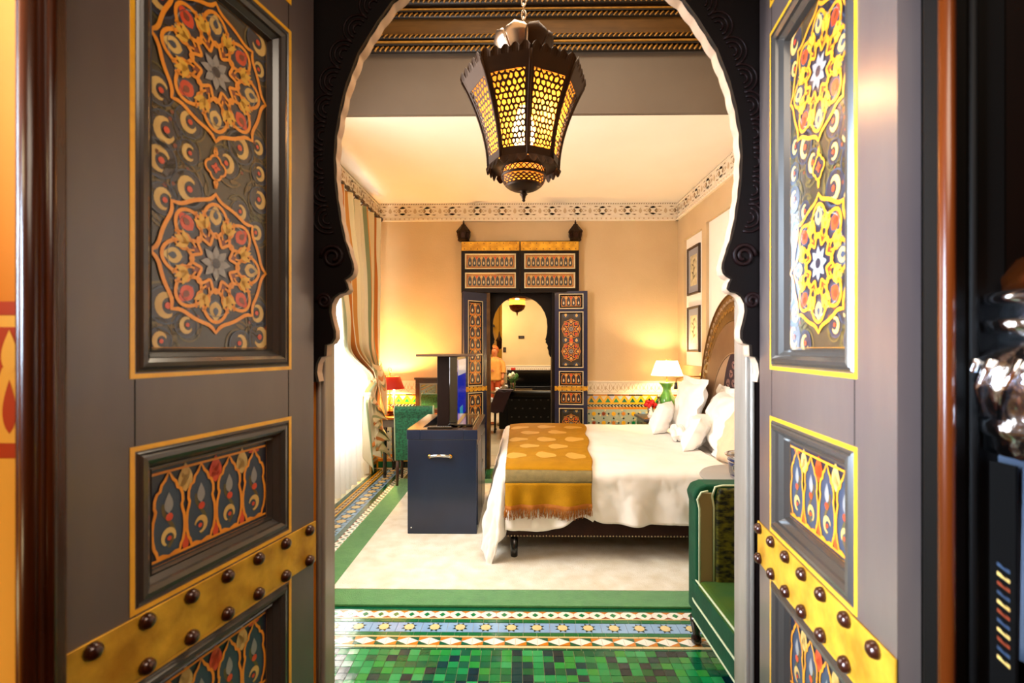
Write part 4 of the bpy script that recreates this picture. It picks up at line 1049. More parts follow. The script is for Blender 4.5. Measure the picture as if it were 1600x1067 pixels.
pillow('bolster', .34, .13, .12, (1.43, 4.36, .71), (80, 0, 76), 'short white bolster lying between the two small cushions', seed=8, pw=.5)
# swing-arm reading lamp bracket
sl = thing('reading_lamp', 'small brass swing-arm lamp fixed to the wall by the headboard', 'lamp', (WR-.0, 5.10, 1.16))
bx(-.03, 0, -.025, .025, -.05, .05, 'brass').build('wall_plate', sl, bevel=.004)
MB().tube([(-.03, 0, .01), (-.16, .02, .01), (-.30, -.06, -.01), (-.31, -.06, -.05)], .006, 'brass', 8).build('arm', sl)
MB().lathe([(.012, -.12), (.02, -.115), (.014, -.05)], (-.31, -.06, 0), 'black_lacquer', 12).build('head', sl)
# pictures in the recess
for zc, lab in ((2.34, 'upper of two small dark framed prints on the wall by the bed'), (1.68, 'lower of two small dark framed prints on the wall by the bed')):
    t = thing('framed_print', lab, 'picture', (WR+.029, 5.44, zc), group='framed prints by the bed')
    fy = lambda a, b, h: (-h, a, b)
    hw2, hh2 = .185, (.27 if zc > 2 else .255)
    f = MB(); frame_sweep(f, fy, (-hw2, hw2, -hh2, hh2), [(0, 0), (0, .022), (.012, .026), (.022, .018), (.026, .010)], 'picture_frame'); f.build('frame', t)
    MB().prism([(-hw2+.02, -hh2+.02), (hw2-.02, -hh2+.02), (hw2-.02, hh2-.02), (-hw2+.02, hh2-.02)], fy, 0, .010, 'picture_mount').build('mount', t)
    p = MB().prism([(-hw2+.085, -hh2+.10), (hw2-.085, -hh2+.10), (hw2-.085, hh2-.10), (-hw2+.085, hh2-.10)], fy, .0101, .0115, 'picture_paper').build('print', t)
    P = Paint(lambda a, b, h: fy(a, b, .0117+h), .0005); P.rib([(0, -.10), (.01, -.02), (-.01, .05), (.0, .12)], .012, 1, 'picture_ink')
    for k in range(5): P.drop(((.03 if k % 2 else -.03), -.07+.045*k), .6 if k % 2 else 2.5, .06, .022, 1, 'picture_ink', 5)
    P.mb.build('drawing', p)
# ------------------------------------------------------------------ nightstand and what stands on it
nx, ny = 1.66, 5.58
nst = thing('nightstand', 'dark round-cornered nightstand between the bed and the tiled wall', 'nightstand', (nx, ny, 0))
bx(-.24, .24, -.20, .24, .10, .65, 'black_lacquer').build('body', nst, bevel=.012)
bx(-.27, .27, -.23, .26, .65, .68, 'cabinet_blue').build('top', nst, bevel=.01)
dw = bx(-.20, .20, -.212, -.20, .44, .63, 'cabinet_blue').build('drawer', nst, bevel=.004); MB().ball((0, -.222, .535), .014, 'chrome', 10, 6).build('knob', dw)
for x in (-.2, .2):
    for y in (-.16, .2): MB().lathe([(.02, 0), (.026, .10)], (x, y, 0), 'black_lacquer', 10).build('leg', nst)
NT = .681
tl = thing('table_lamp', 'green ceramic table lamp with a glowing cream shade by the bed', 'lamp', (1.70, 5.56, NT))
MB().lathe([(.047, 0), (.057, .008), (.052, .022), (.074, .08), (.097, .15), (.10, .19), (.087, .23), (.056, .272), (.044, .303), (.047, .33), (.072, .368), (.09, .388), (.088, .395), (.03, .398)], (0, 0, 0), 'green_ceramic', 28).build('vase_base', tl)
MB().tube([(0, 0, .395), (0, 0, .52)], .006, 'brass', 8).build('stem', tl)
sh = MB().lathe([(.178, .472), (.115, .645)], (0, 0, 0), 'lamp_shade', 36, cap=False); sh.build('shade', tl)
for r, z in ((.178, .472), (.115, .645)): MB().tube([(r*cos(q), r*sin(q), z) for q in [2*PI*i/36 for i in range(36)]], .003, 'brass', 5, True).build('shade_ring', tl)
lamp('table_lamp_light', 'POINT', (1.70, 5.56, NT+.57), 26, (1, .72, .38), .03)
rv = thing('rose_vase', 'small silver vase of bright red roses on the nightstand', 'flowers', (1.50, 5.52, NT))
MB().lathe([(.026, 0), (.030, .006), (.032, .08), (.036, .125)], (0, 0, 0), 'silver_plain', 16).build('vase', rv)
r6 = random.Random(6)
for i in range(9):
    a = i*2.4; r = .018+.011*math.sqrt(i); c0 = (r*1.25*cos(a), r*1.2*sin(a), .165-.006*i+.012*r6.random())
    m = MB()
    for j in range(4):
        rr2 = .028-.006*j
        m.lathe([(.006, -.02), (rr2, -.005), (rr2*.95, .010), (rr2*.72, .020+.003*j)], c0, 'rose_red', 9, j*.5, True, cap=False)
    m.ball((c0[0], c0[1], c0[2]+.006), .012, 'rose_red', 8, 5); m.build('rose', rv)
for i in range(5): MB().tube([(.01*cos(i), .01*sin(i), .10), (.03*cos(i*1.3), .03*sin(i*1.3), .155)], .003, 'leaf_green', 5).build('stem', rv)
wb_ = thing('water_bottle', 'clear glass bottle beside the green lamp', 'bottle', (1.585, 5.50, NT))
MB().lathe([(.030, 0), (.033, .01), (.033, .12), (.026, .16), (.013, .20), (.013, .235)], (0, 0, 0), 'clear_glass', 20).build('glass', wb_); MB().lathe([(.0145, .232), (.0145, .255), (.001, .256)], (0, 0, 0), 'silver_plain', 14).build('cap', wb_)
MB().lathe([(.0335, .05), (.0335, .10)], (0, 0, 0), 'porcelain', 20, cap=False).build('paper_band', wb_)
tj = thing('tagine_dish', 'small white conical tagine dish in front of the roses', 'dish', (1.475, 5.405, NT))
MB().lathe([(.032, 0), (.036, .012), (.040, .03), (.036, .032)], (0, 0, 0), 'porcelain', 20).build('bowl', tj); MB().lathe([(.040, .033), (.030, .045), (.014, .085), (.007, .105), (.010, .118), (.006, .126), (.0005, .128)], (0, 0, 0), 'porcelain', 20).build('lid', tj)
fd = thing('folded_card', 'small white folded card leaning by the clear bottle', 'card', (1.565, 5.40, NT), .5)
MB().prism([(-.03, .0), (.03, .0), (.03, .075), (-.03, .075)], lambda a, b, h: (a, h-b*.25, b), 0, .0015, 'porcelain').build('front', fd); MB().prism([(-.03, .0), (.03, .0), (.03, .075), (-.03, .075)], lambda a, b, h: (a, h+b*.25-.0375, b), 0, .0015, 'porcelain').build('back', fd)
cd = MB().tube([(0, 0, 0), (.03, .05, .0), (.05, .12, 0)], .004, 'brass', 6); 
tag(bx(-.055, .055, -.035, .035, 0, .006, 'desk_top').build('coaster_tray', bevel=.002), 'thin wooden tray at the front edge of the nightstand', 'tray').location = (1.46, 5.405, NT-.0005)
tj.location.z += .006

# ------------------------------------------------------------------ television cabinet at the foot of the bed
RT = .0155
CX0, CX1, CY0, CY1, CT = -.866, -.324, 3.765, 4.64, .827
tv = thing('television_cabinet', 'dark blue chest with raised television standing on the rug', 'cabinet', (CX0, CY0, RT))
WX, WY, HZ = CX1-CX0, CY1-CY0, CT-RT
bx(0, WX, 0, WY, 0, HZ-.075, 'cabinet_blue').build('body', tv, bevel=.005)
MB().holed(-.006, WX+.006, -.006, WY+.006, [(.10, .44, .10, WY-.08)], XY(HZ-.075), .001, .075, 'cabinet_blue').build('lid_rim', tv, bevel=.004)
MB().holed(-.004, WX+.004, -.004, WY+.004, [(.10, .44, .10, WY-.08)], XY(HZ), .0005, .004, 'cabinet_top').build('top', tv)
bx(.10, .44, .10, WY-.08, HZ-.07, HZ-.04, 'screen_black').build('well', tv)
for k, (y0, y1) in enumerate(((.03, .42), (.45, WY-.03))):
    d = bx(WX, WX+.006, y0, y1, .06, HZ-.12, 'cabinet_blue').build('door', tv, bevel=.003); bx(WX+.006, WX+.016, y1-.05 if k == 0 else y0+.03, y1-.035 if k == 0 else y0+.045, .40, .48, 'chrome').build('knob', d)
hd = MB(); pts = [(.17+.17*i/12, -.014-.018*sin(PI*i/12), HZ-.205+.012*sin(PI*i/12)) for i in range(13)]
hd.tube(pts, [.009+.004*sin(PI*i/12) for i in range(13)], 'chrome', 10)
hdo = hd.build('handle', tv)
for x in (.175, .335): MB().lathe([(.017, 0), (.017, .008), (.010, .014)], (0, 0, 0), 'brass', 14).build('handle_boss', hdo); hdo.children[-1].location = (x, -.001, HZ-.205); hdo.children[-1].rotation_euler = (PI/2, 0, 0)
MB().ball((.03, -.001, .05), .007, 'chrome', 8, 5).build('screw', tv)
col_ = bx(.205, .305, .16, .70, HZ-.05, 1.398-RT, 'column_wood').build('lift_column', tv, bevel=.004)
pn = bx(.306, .372, .15, WY-.10, HZ-.03, 1.396-RT, 'screen_black').build('television', tv, bevel=.004)
sx = .3725
bx(sx, sx+.002, .17, WY-.12, HZ+.05, 1.37-RT, 'screen_blue').build('screen', pn)
bx(sx+.002, sx+.003, .17, WY-.12, 1.24-RT, 1.37-RT, 'screen_white').build('screen_banner', pn)
bx(sx+.002, sx+.003, .30, .50, HZ+.06, HZ+.14, 'screen_teal').build('screen_picture', pn)
bx(.05, WX-.01, .06, WY-.06, 1.399-RT, 1.418-RT, 'cabinet_top').build('lift_lid', tv, bevel=.004)
bx(.30, .50, .12, WY-.10, HZ+.012, HZ+.026, 'screen_black').build('shelf', tv, bevel=.003)
rc = thing('remote_control', 'flat black remote control on the near edge of the chest', 'remote', (-.62, 3.815, CT+.0045))
bx(-.10, .10, -.025, .025, 0, .016, 'screen_black').build('case', rc, bevel=.006)
for i in range(10): bx(-.085+i*.018, -.073+i*.018, -.010, .002, .016, .0185, 'grey_paint').build('key', rc)

# ------------------------------------------------------------------ desk, lamp, mirror, chair
dk = thing('writing_desk', 'blue-grey writing desk with honey wood top under the red lamp', 'desk', (-1.115, 5.655, 0))
bx(-.46, .46, -.235, .235, .662, .690, 'desk_top').build('top', dk, bevel=.006)
ap = bx(-.44, .44, -.215, .225, .575, .6615, 'desk_blue').build('apron', dk, bevel=.003)
for x in (-.22, .22): d = bx(x-.19, x+.19, -.222, -.215, .588, .650, 'desk_blue').build('drawer', dk, bevel=.003); MB().ball((x, -.23, .62), .010, 'brass', 8, 6).build('knob', d)
for x in (-.40, .41):
    for y in (-.19, .20): MB().lathe([(.018, 0), (.020, .03), (.026, .5), (.030, .576)], (x, y, 0), 'black_lacquer', 8, PI/8).build('leg', dk)
DT = .6905
bl = thing('bouillotte_lamp', 'lit red metal shade lamp with two candle tubes on the desk', 'lamp', (-1.50, 5.62, DT))
MB().lathe([(.05, 0), (.055, .006), (.035, .018), (.075, .036), (.105, .05), (.108, .056), (.07, .048), (.01, .042)], (0, 0, 0), 'copper', 28).build('dish', bl)
MB().tube([(0, 0, .04), (0, 0, .50)], .006, 'brass', 8).build('stem', bl)
for s in (-1, 1):
    c0 = MB(); c0.tube([(0, 0, .09), (s*.03, 0, .075), (s*.05, 0, .09)], .005, 'brass', 6); c0.lathe([(.018, .085), (.022, .11), (.014, .112)], (s*.05, 0, 0), 'copper', 14); c0.build('candle_arm', bl)
    MB().lathe([(.0125, .112), (.0125, .30), (.001, .301)], (s*.05, 0, 0), 'porcelain', 12).build('candle_tube', bl)
MB().lathe([(.168, .305), (.118, .445), (.112, .447), (.161, .307)], (0, 0, 0), 'red_shade', 36, cap=False).build('shade', bl)
MB().tube([(.02*cos(q), 0, .525+.022*sin(q)) for q in [2*PI*i/16 for i in range(16)]], .0035, 'brass', 6, True).build('finial_ring', bl)
MB().tube([(-.11, 0, .44), (.11, 0, .44)], .003, 'brass', 6).build('spider', bl)
lamp('bouillotte_light', 'POINT', (-1.50, 5.60, DT+.41), 100, (1, .58, .18), .03)
mr = thing('desk_mirror', 'dark framed mirror with moulded top standing on the desk', 'mirror', (-1.0, 5.80, DT))
MB().holed(-.235, .26, .0, .40, [(-.185, .205, .045, .355)], XZ(0), -.02, .02, 'picture_frame').build('frame', mr, bevel=.004)
bx(-.25, .28, -.032, .03, .40, .425, 'picture_frame').build('cornice', mr, bevel=.006)
MB().holed(-.186, .206, .044, .356, [(-.168, .19, .062, .338)], XZ(0), -.012, .012, 'silver_plain').build('inner_frame', mr)
bx(-.169, .191, -.004, .004, .061, .339, 'mirror').build('mirror_glass', mr)
bt = thing('small_jar', 'tiny dark stoppered jar beside the mirror on the desk', 'jar', (-1.315, 5.66, DT))
MB().lathe([(.02, 0), (.026, .02), (.022, .04), (.010, .05)], (0, 0, 0), 'dark_nail', 14).build('body', bt); MB().ball((0, 0, .06), .012, 'dark_nail', 10, 6).build('stopper', bt)
ch = thing('desk_chair', 'green patterned upholstered chair with rolled back at the desk', 'chair', (-1.105, 5.14, RT), math.radians(4))
bk = MB(); n = 10
sec = [(-.02, .26), (-.045, .50), (-.06, .72), (-.085, .78), (-.085, .82), (-.055, .845), (-.015, .835), (.0, .80), (.0, .72), (.02, .50), (.04, .26)]
bk.prism([(a, b) for a, b in sec], lambda a, b, h: (h, a, b), -.20, .20, 'chair_green'); bk.build('backrest', ch, bevel=.01, seg=3)
for s in (-1, 1): MB().tube([(s*.203, a, b) for a, b in sec], .006, 'piping', 6, True).build('piping', ch)
bx(-.21, .21, .0, .30, .30, .44, 'chair_green').build('seat', ch, bevel=.03, seg=3)
for x in (-.18, .18):
    MB().tube([(x, -.035, .0), (x, -.01, .16), (x, .02, .30)], [.014, .018, .022], 'mahogany', 8).build('leg', ch); MB().tube([(x, .27, .0), (x, .27, .32)], [.014, .022], 'mahogany', 8).build('leg', ch)

# ------------------------------------------------------------------ curtain, sheer, rod
rd = thing('curtain_rod', 'dark carved curtain rod along the window wall below the cornice', 'curtain rod', (-1.60, 4.9, 2.96))
rp = MB(); m_ = 60
rp.tube([(0, -.95+1.62*i/m_, 0) for i in range(m_+1)], [.014+.005*abs(sin(i*.8)) for i in range(m_+1)], 'picture_frame', 10); rp.build('rod', rd)
for i in range(9): MB().tube([(.026*cos(q), -.55+.14*i, -.006+.026*sin(q)) for q in [2*PI*k/14 for k in range(14)]], .006, 'headboard_gold', 6, True).build('ring', rd)
MB().ball((0, .69, 0), .03, 'picture_frame', 10, 8).build('finial', rd); MB().ball((0, -.97, 0), .03, 'picture_frame', 10, 8).build('finial', rd)
for y in (-.9, .6): MB().tube([(-.12, y, 0), (0, y, 0)], .01, 'picture_frame', 6).build('bracket', rd)
def smooth(a, b, x): t = max(0, min(1, (x-a)/(b-a))); return t*t*(3-2*t)
def curt(u, v):     # u across, v 0 top .. 1 tie
    y0 = 4.02+.40*v+.86*smooth(.74, 1.0, v)**1.3; y1 = 5.58-.13*v**3
    z = 2.925+(1.12-2.925)*v-.10*sin(PI*min(v*1.0, 1))*(1-u)*v
    y = y0+(y1-y0)*u; gather = 1-.35*v**2
    ph = u*2*PI*7
    amp = .045*(1-.3*v)
    x = -1.60+amp*sin(ph)+.03*sin(ph*.5+v*3)*v+.02*noise.noise(Vector((u*6, v*4, 1)))
    return (x+.10*sin(PI*v)*v*(1-u)*.8, y+.012*cos(ph), z)
cu_ = MB(); cu_.grid(curt, 150, 60, 'striped_silk', True, lambda u, v: (u*2.9, v))
ct = thing('curtain', 'striped silk curtain tied back beside the window in orange, green and cream', 'curtain', (0, 0, 0)); cu_.build('upper_drape', ct, solid=.004)
def lowc(u, v):
    f = smooth(0, .25, v); y = 5.39+(u-.5)*(.14+.0*v)*(1-f)+f*((u-.5)*.46-.20); ph = u*2*PI*6+v*1.2
    x = -1.595+(.03+.035*v)*sin(ph)+.04*v; z = 1.12-(.30+.50*(.5+.5*sin(u*8+2.2))+.18*(1-u))*v
    return (x, y, z)
c2 = MB(); c2.grid(lowc, 90, 40, 'striped_silk', True, lambda u, v: (u*2.2+.2, v)); c2.build('lower_drape', ct, solid=.004)
# swag folds hanging over the tie
for k in range(5):
    def swag(u, v, k=k):
        a = u*PI; y = 5.22+.02*k-(.17-.015*k)*cos(a); drop_ = (.10+.035*k+.06*v)
        return (-1.55+.035*sin(a)+.018*k*.6+.02*v, y, 1.30-.045*k-drop_*sin(a)*(.5+.8*v)+.03*(1-v))
    m = MB(); m.grid(swag, 16, 6, 'striped_silk', True, lambda u, v, k=k: (.1+.18*k+v*.16, v)); m.build('swag_fold', ct, solid=.004)
# cascading ruffle below
rz = MB(); prof_ = []
def ruff(u, v):    # u down the zigzag, v across
    s = u*5; i = int(min(s, 4.999)); f = s-i; dirn = 1 if i % 2 == 0 else -1
    wv = (f if dirn > 0 else 1-f)
    y = 5.12+.08*u+(wv-.4)*(.34+.16*u); z = .97-.56*u-.10*(wv)*1.0+.05*sin(f*PI)
    return (-1.53+.03*i*.3+.05*v*(.5+wv), y-.02*v, z-.11*v*(.7+.5*u))
rz.grid(ruff, 60, 5, 'striped_silk', True, lambda u, v: (u*3.1+.3*v, v)); rz.build('ruffle', ct, solid=.004)
ti = MB(); ti.tube([(-1.60+.075*cos(q), 5.39+.085*sin(q), 1.13-.02*cos(q)) for q in [2*PI*k/20 for k in range(20)]], .022, 'striped_silk', 8, True); ti.build('tie_back', ct)
ros = MB(); 
for k in range(8): a = k*PI/4; ros.ball((-1.525, 5.43+.028*cos(a), 1.15+.028*sin(a)), .022, 'glaze_orange', 8, 5, (.5, 1, 1))
ros.ball((-1.512, 5.43, 1.15), .02, 'glaze_orange', 8, 6); ros.build('rosette_knot', ct)
# straight trailing edge at the corner
def edge_c(u, v): return (-1.690+.012*sin(u*9)+.0, 5.50+.10*u+.012*sin(v*5), 2.93-2.35*v)
m = MB(); m.grid(edge_c, 16, 24, 'striped_silk', True, lambda u, v: (.40+u*.35, v)); m.build('side_panel', ct, solid=.004)
def sheerf(u, v):
    y = 4.28+1.36*u; ph = u*2*PI*9; a = .014+.022*v
    return (-1.765+a*sin(ph)+.012*sin(ph*2.3)*v+.02*v*sin(u*3), y, 2.90-2.872*v)
sv = MB(); sv.grid(sheerf, 170, 24, 'sheer'); tag(sv.build('sheer_curtain'), 'white sheer curtain glowing with daylight, hanging to the floor', 'curtain')

# ------------------------------------------------------------------ armchair beside the doorway
AX0, AX1, AY0, AY1 = .862, 1.60, 1.64, 2.47
sf = thing('armchair', 'deep green velvet armchair with pale piping beside the entrance', 'armchair', (AX0, AY0, .0005))
DX, DY = AX1-AX0, AY1-AY0
for y0, y1 in ((DY-.135, DY), (0, .135)):
    far = y0 > .2
    sec_ = [(0, .16), (0, .70), (-.012, .745), (.008, .785), (.05, .80), (DX-.02, .80), (DX, .78), (DX, .16)]
    a = MB().prism([(p, q) for p, q in sec_], lambda p, q, h: (p, h, q), y0+.02, y1, 'velvet_green').build('arm', sf, bevel=.018, seg=3)
    yi = y0 if far else y1-.0
    inn = MB(); sgn_ = -1 if far else 1
    inn.prism([(.085, .33), (.085, .72), (.10, .79), (DX-.13, .79), (DX-.13, .33)], lambda p, q, h: (p, (y0+.02 if far else y1)+sgn_*h, q), 0, .035, 'velvet_pattern'); inn.build('inner_panel', a, bevel=.012, seg=3)
    fr3 = MB(); fr3.prism([(.012, .17), (.012, .69), (.004, .735), (.022, .765), (.075, .765), (.075, .17)], lambda p, q, h: (p, (y0+.02 if far else y1)+sgn_*h, q), 0, .014, 'velvet_tan_sheen'); fr3.build('front_facing', a, bevel=.006)
    for pts in ([(.010, .17), (.010, .69), (.0, .735), (.018, .768), (.05, .775)], [(.079, .33), (.079, .70), (.070, .75), (.085, .795), (.12, .802), (DX-.12, .802)]):
        MB().tube([(p, (y0+.02 if far else y1)+sgn_*.016, q) for p, q in pts], .0055, 'piping', 6).build('piping', a)
bx(DX-.13, DX, .14, DY-.14, .16, .85, 'velvet_green').build('backrest', sf, bevel=.03, seg=3)
bx(.02, DX-.12, .03, DY-.14, .13, .245, 'velvet_green').build('seat_rail', sf, bevel=.02, seg=3)
st = bx(.0, DX-.13, .05, DY-.118, .245, .345, 'velvet_seat').build('seat_cushion', sf, bevel=.03, seg=4)
MB().box(-.004, .012, .05, DY-.06, .135, .318, 'velvet_green').build('front_band', sf, bevel=.004)
for z, x in ((.333, .004), (.232, -.007), (.138, -.004)): MB().tube([(x, .05, z), (x, DY-.10, z), (x+.01, DY-.06, z)], .005, 'piping', 6).build('piping', sf)
for x in (.05, DX-.05):
    for y in (.06, DY-.06): MB().lathe([(.017, 0), (.026, .012), (.024, .035), (.016, .045), (.02, .06), (.030, .11), (.03, .135)], (x-.03*(x < .1), y, 0), 'dark_turned', 14).build('leg', sf)
# ------------------------------------------------------------------ little round table with the ice bucket
rt = thing('side_table', 'small grey-topped round table between bed and armchair', 'table', (1.42, 2.93, RT))
MB().lathe([(.30, .655), (.31, .665), (.30, .678)], (0, 0, 0), 'table_grey', 40).build('top', rt); MB().lathe([(.16, 0), (.16, .02), (.04, .05), (.03, .3), (.045, .62), (.12, .655)], (0, 0, 0), 'black_lacquer', 20).build('pedestal', rt)
ib = thing('ice_bucket', 'blue and silver bucket with ring handle on the round table', 'bucket', (1.36, 2.87, RT+.679))
MB().lathe([(.095, 0), (.10, .01), (.118, .12), (.120, .125)], (0, 0, 0), 'blue_bucket', 36).build('body', ib); MB().lathe([(.119, .120), (.131, .132), (.133, .140), (.126, .143), (.115, .135), (.108, .03), (.001, .028)], (0, 0, 0), 'silver_plain', 36, cap=False).build('rim', ib)
MB().lathe([(.1165, .097), (.1195, .103), (.1185, .108)], (0, 0, 0), 'silver_plain', 36, cap=False).build('band', ib); MB().lathe([(.097, .0), (.103, .008), (.102, .018)], (0, 0, 0), 'silver_plain', 36, cap=False).build('foot_ring', ib)
a0 = math.radians(215)
b_ = MB(); b_.ball((.118*cos(a0), .118*sin(a0), .095), .013, 'silver_plain', 8, 6); b_.build('handle_boss', ib); MB().tube([(.126*cos(a0)+.024*sin(a0)*cos(q), .126*sin(a0)-.024*cos(a0)*cos(q), .075+.024*sin(q)) for q in [2*PI*i/18 for i in range(18)]], .0045, 'silver_plain', 6, True).build('ring_handle', ib)
# ------------------------------------------------------------------ the salon beyond the back door
struct(bx(-1.2, 2.6, 6.051, 13.2, -.06, -.0005, 'salon_floor').build('floor_salon'))
FS = bpy.data.objects['floor_salon']
for j in range(7): bx(-1.2, 2.6, 6.6+.85*j, 6.612+.85*j, -.0006, .0006, 'plaster_shade').build('joint', FS)
sw = struct(bx(-.385, 2.6, 11.40, 11.55, 0, 3.3, 'salon_wall').build('wall_salon_back'))
frieze(lambda a, b, h: (-.385+a, 11.40-h, b), 2.98, .90, 1.07, sw)
struct(bx(-.385, -.235, 11.55, 13.0, 0, 3.3, 'salon_wall').build('wall_salon_return'))
struct(bx(-1.35, -1.2, 6.08, 13.2, 0, 3.3, 'salon_wall').build('wall_salon_left')); struct(bx(2.6, 2.75, 6.08, 13.2, 0, 3.3, 'salon_wall').build('wall_salon_right'))
struct(bx(-1.35, 2.75, 6.08, 13.2, 3.3, 3.36, 'cream_ceiling').build('ceiling_salon'))
pw = struct(bx(-1.2, -.385, 12.9, 13.05, 0, 3.3, 'passage_yellow').build('wall_passage'))
MB().prism([(-.72+.17*cos(PI*i/16), 1.62+.32*sin(PI*i/16)) for i in range(17)]+[(-.89, .0), (-.55, .0)], XZ(12.9), -.012, .0, 'trim_yellow').build('arched_niche', pw)
MB().prism([(-1.2, 2.02), (-.60, 2.02), (-.62, 2.08), (-.75, 2.14), (-.82, 2.22), (-1.2, 2.3)], XZ(12.5), 0, .06, 'door_black').build('fretted_head', pw)
for loc, sz, lab in (((.07, 11.398, 1.735), (.07, .034), 'small dark rectangular socket plate high on the far wall'), ((-.325, 11.398, 1.44), (.035, .06), 'upright dark switch plate by the passage corner')):
    t = thing('wall_plate', lab, 'switch', loc)
    bx(-sz[0], sz[0], -.012, 0, -sz[1], sz[1], 'plate_dark').build('plate', t, bevel=.003); bx(-sz[0]*.5, sz[0]*.5, -.018, -.012, -sz[1]*.4, sz[1]*.4, 'sofa_button').build('rocker', t)
SY = 7.95
so = thing('chesterfield_sofa', 'black buttoned sofa seen from behind through the back door', 'sofa', (.55, SY, 0))
bx(-.78, .78, 0, .14, .14, .70, 'sofa_black').build('backrest', so, bevel=.02)
MB().tube([(-.80, .03, .70), (.80, .03, .70)], .065, 'sofa_black', 16).build('rolled_top', so)
MB().tube([(-.80, .03, .767), (.80, .03, .767)], .006, 'velvet_tan_sheen', 6).build('piping', so)
bx(-.70, .70, .14, .85, .14, .45, 'sofa_black').build('seat', so, bevel=.04)
for s in (-1, 1): MB().tube([(s*.80, -.03, .69), (s*.80, .88, .69)], .09, 'sofa_black', 14).build('arm_roll', so); bx(s*.80-.07, s*.80+.07, -.02, .88, .14, .66, 'sofa_black').build('arm', so, bevel=.02)
for s in (-1, 1):
    for y in (.05, .8): MB().lathe([(.02, 0), (.028, .05), (.02, .14)], (s*.74, y, 0), 'dark_turned', 10).build('leg', so)
bm_ = bx(-.012, .012, -.006, .006, -.009, .009, 'sofa_button').mesh('button')
for j in range(4):
    for i in range(12):
        o = bpy.data.objects.new('button', bm_); COL.objects.link(o); o.parent = so; o.location = (-.66+.12*i+(.06 if j % 2 else 0), -.004, .62-.14*j)
tq = MB()
def blk(u, v):
    s = u*1.15; x = -.36+.25*v; a = min(s/.10, PI*.62) if s < .25 else PI*.62
    if s < .30: return (x+.03-(.35-.35)*.0-.02*s, SY+.02+.12*cos(s/.3*PI)*-1*.4, .775+.01*sin(s/.3*PI))
    return (x-.28*(s-.3)*.6, SY-.05-.03*sin(s*8)*.3, .775-(s-.3)*.42+.012*sin(v*9))
tq.grid(blk, 24, 8, 'velvet_purple'); tag(tq.build('dark_blanket', solid=.02), 'dark plaid blanket hanging over the black sofa corner', 'blanket')
tq = bpy.data.objects['dark_blanket']
# television on a low chest against the far wall
lc = thing('low_chest', 'low black chest against the far wall of the next room', 'chest', (.62, 11.1, 0))
bx(-.86, .86, -.25, .27, .06, .50, 'sofa_black').build('body', lc, bevel=.01); bx(-.88, .88, -.27, .28, .50, .53, 'black_lacquer').build('top', lc, bevel=.006)
for s in (-1, 1): bx(s*.43-.40, s*.43+.40, -.262, -.25, .10, .47, 'black_lacquer').build('door', lc, bevel=.006); bx(s*.8-.05, s*.8+.05, -.2, .2, 0, .06, 'black_lacquer').build('foot', lc)
fp = thing('fireplace_hood', 'broad black glossy television standing on the low chest', 'television', (.62, 11.12, .5305))
fp.name = 'television_set'
bx(-.86, .86, -.02, .06, .04, .43, 'screen_black').build('screen', fp, bevel=.004); MB().holed(-.88, .88, .025, .445, [(-.82, .82, .07, .40)], XZ(0), -.03, -.02, 'black_lacquer').build('bezel', fp, bevel=.003); bx(-.3, .3, -.08, .1, .0, .03, 'black_lacquer').build('stand', fp)
tb = thing('book_stack', 'small red box lying on top of the far television', 'box', (-.14, 11.2, .976)); tb.name = 'red_box'
bx(-.05, .05, -.05, .05, 0, .05, 'red_shade').build('body', tb, bevel=.004); bx(-.052, .052, -.052, .052, .035, .055, 'red_paint').build('lid', tb, bevel=.004); tb.location = (-.12, 11.13, .976)
# coffee table with flowers and cups
gt = thing('coffee_table', 'dark round table with cups and white flowers behind the sofa', 'table', (-.22, 9.3, 0))
MB().lathe([(.36, .62), (.37, .63), (.36, .645)], (0, 0, 0), 'mahogany', 30).build('top', gt); MB().lathe([(.2, 0), (.2, .02), (.04, .05), (.035, .62)], (0, 0, 0), 'mahogany', 16).build('pedestal', gt)
fv = thing('flower_vase', 'glass vase of white and green blooms on the round table', 'flowers', (-.105, 9.2, .6455))
MB().lathe([(.045, 0), (.05, .01), (.042, .10), (.055, .17)], (0, 0, 0), 'clear_glass', 18).build('vase', fv)
for i in range(6): MB().tube([(.02*cos(i), .02*sin(i), .02), (.05*cos(i*1.1), .05*sin(i*1.1), .24)], .005, 'leaf_green', 5).build('stem', fv)
r8 = random.Random(3)
for i in range(7):
    c0 = (.085*cos(i*2.2)*(.4+.1*i), .05*sin(i*2.2), .25+.02*(i % 3)+.01*i); m = MB()
    for j in range(10): a = j*2.4; m.ball((c0[0]+.03*cos(a)*(j/10), c0[1]+.03*sin(a)*(j/10), c0[2]+.02*cos(j*.3)), .022, 'petal_white' if i % 3 else 'leaf_green', 7, 5)
    m.build('bloom', fv)
for i in range(6): m = MB(); a = i*1.05; m.add([(.03*cos(a), .03*sin(a), .18), (.09*cos(a-.2), .09*sin(a-.2), .24), (.15*cos(a), .15*sin(a), .27), (.09*cos(a+.2), .09*sin(a+.2), .23)], [(0, 1, 2, 3)], 'leaf_green'); m.build('leaf', fv)
ptb = thing('serving_table', 'small purple-topped wheeled table beside the black sofa', 'table', (-.58, 8.5, 0))
bx(-.22, .2, -.18, .18, .46, .53, 'purple_leather').build('top', ptb, bevel=.02)
for x in (-.18, .17):
    for y in (-.14, .14): MB().tube([(x, y, .045), (x, y, .46)], .014, 'black_lacquer', 8).build('leg', ptb); MB().ball((x, y, .024), .024, 'black_lacquer', 10, 6).build('wheel', ptb)
bx(-.18, .17, -.15, .15, .14, .155, 'black_lacquer').build('shelf', ptb)
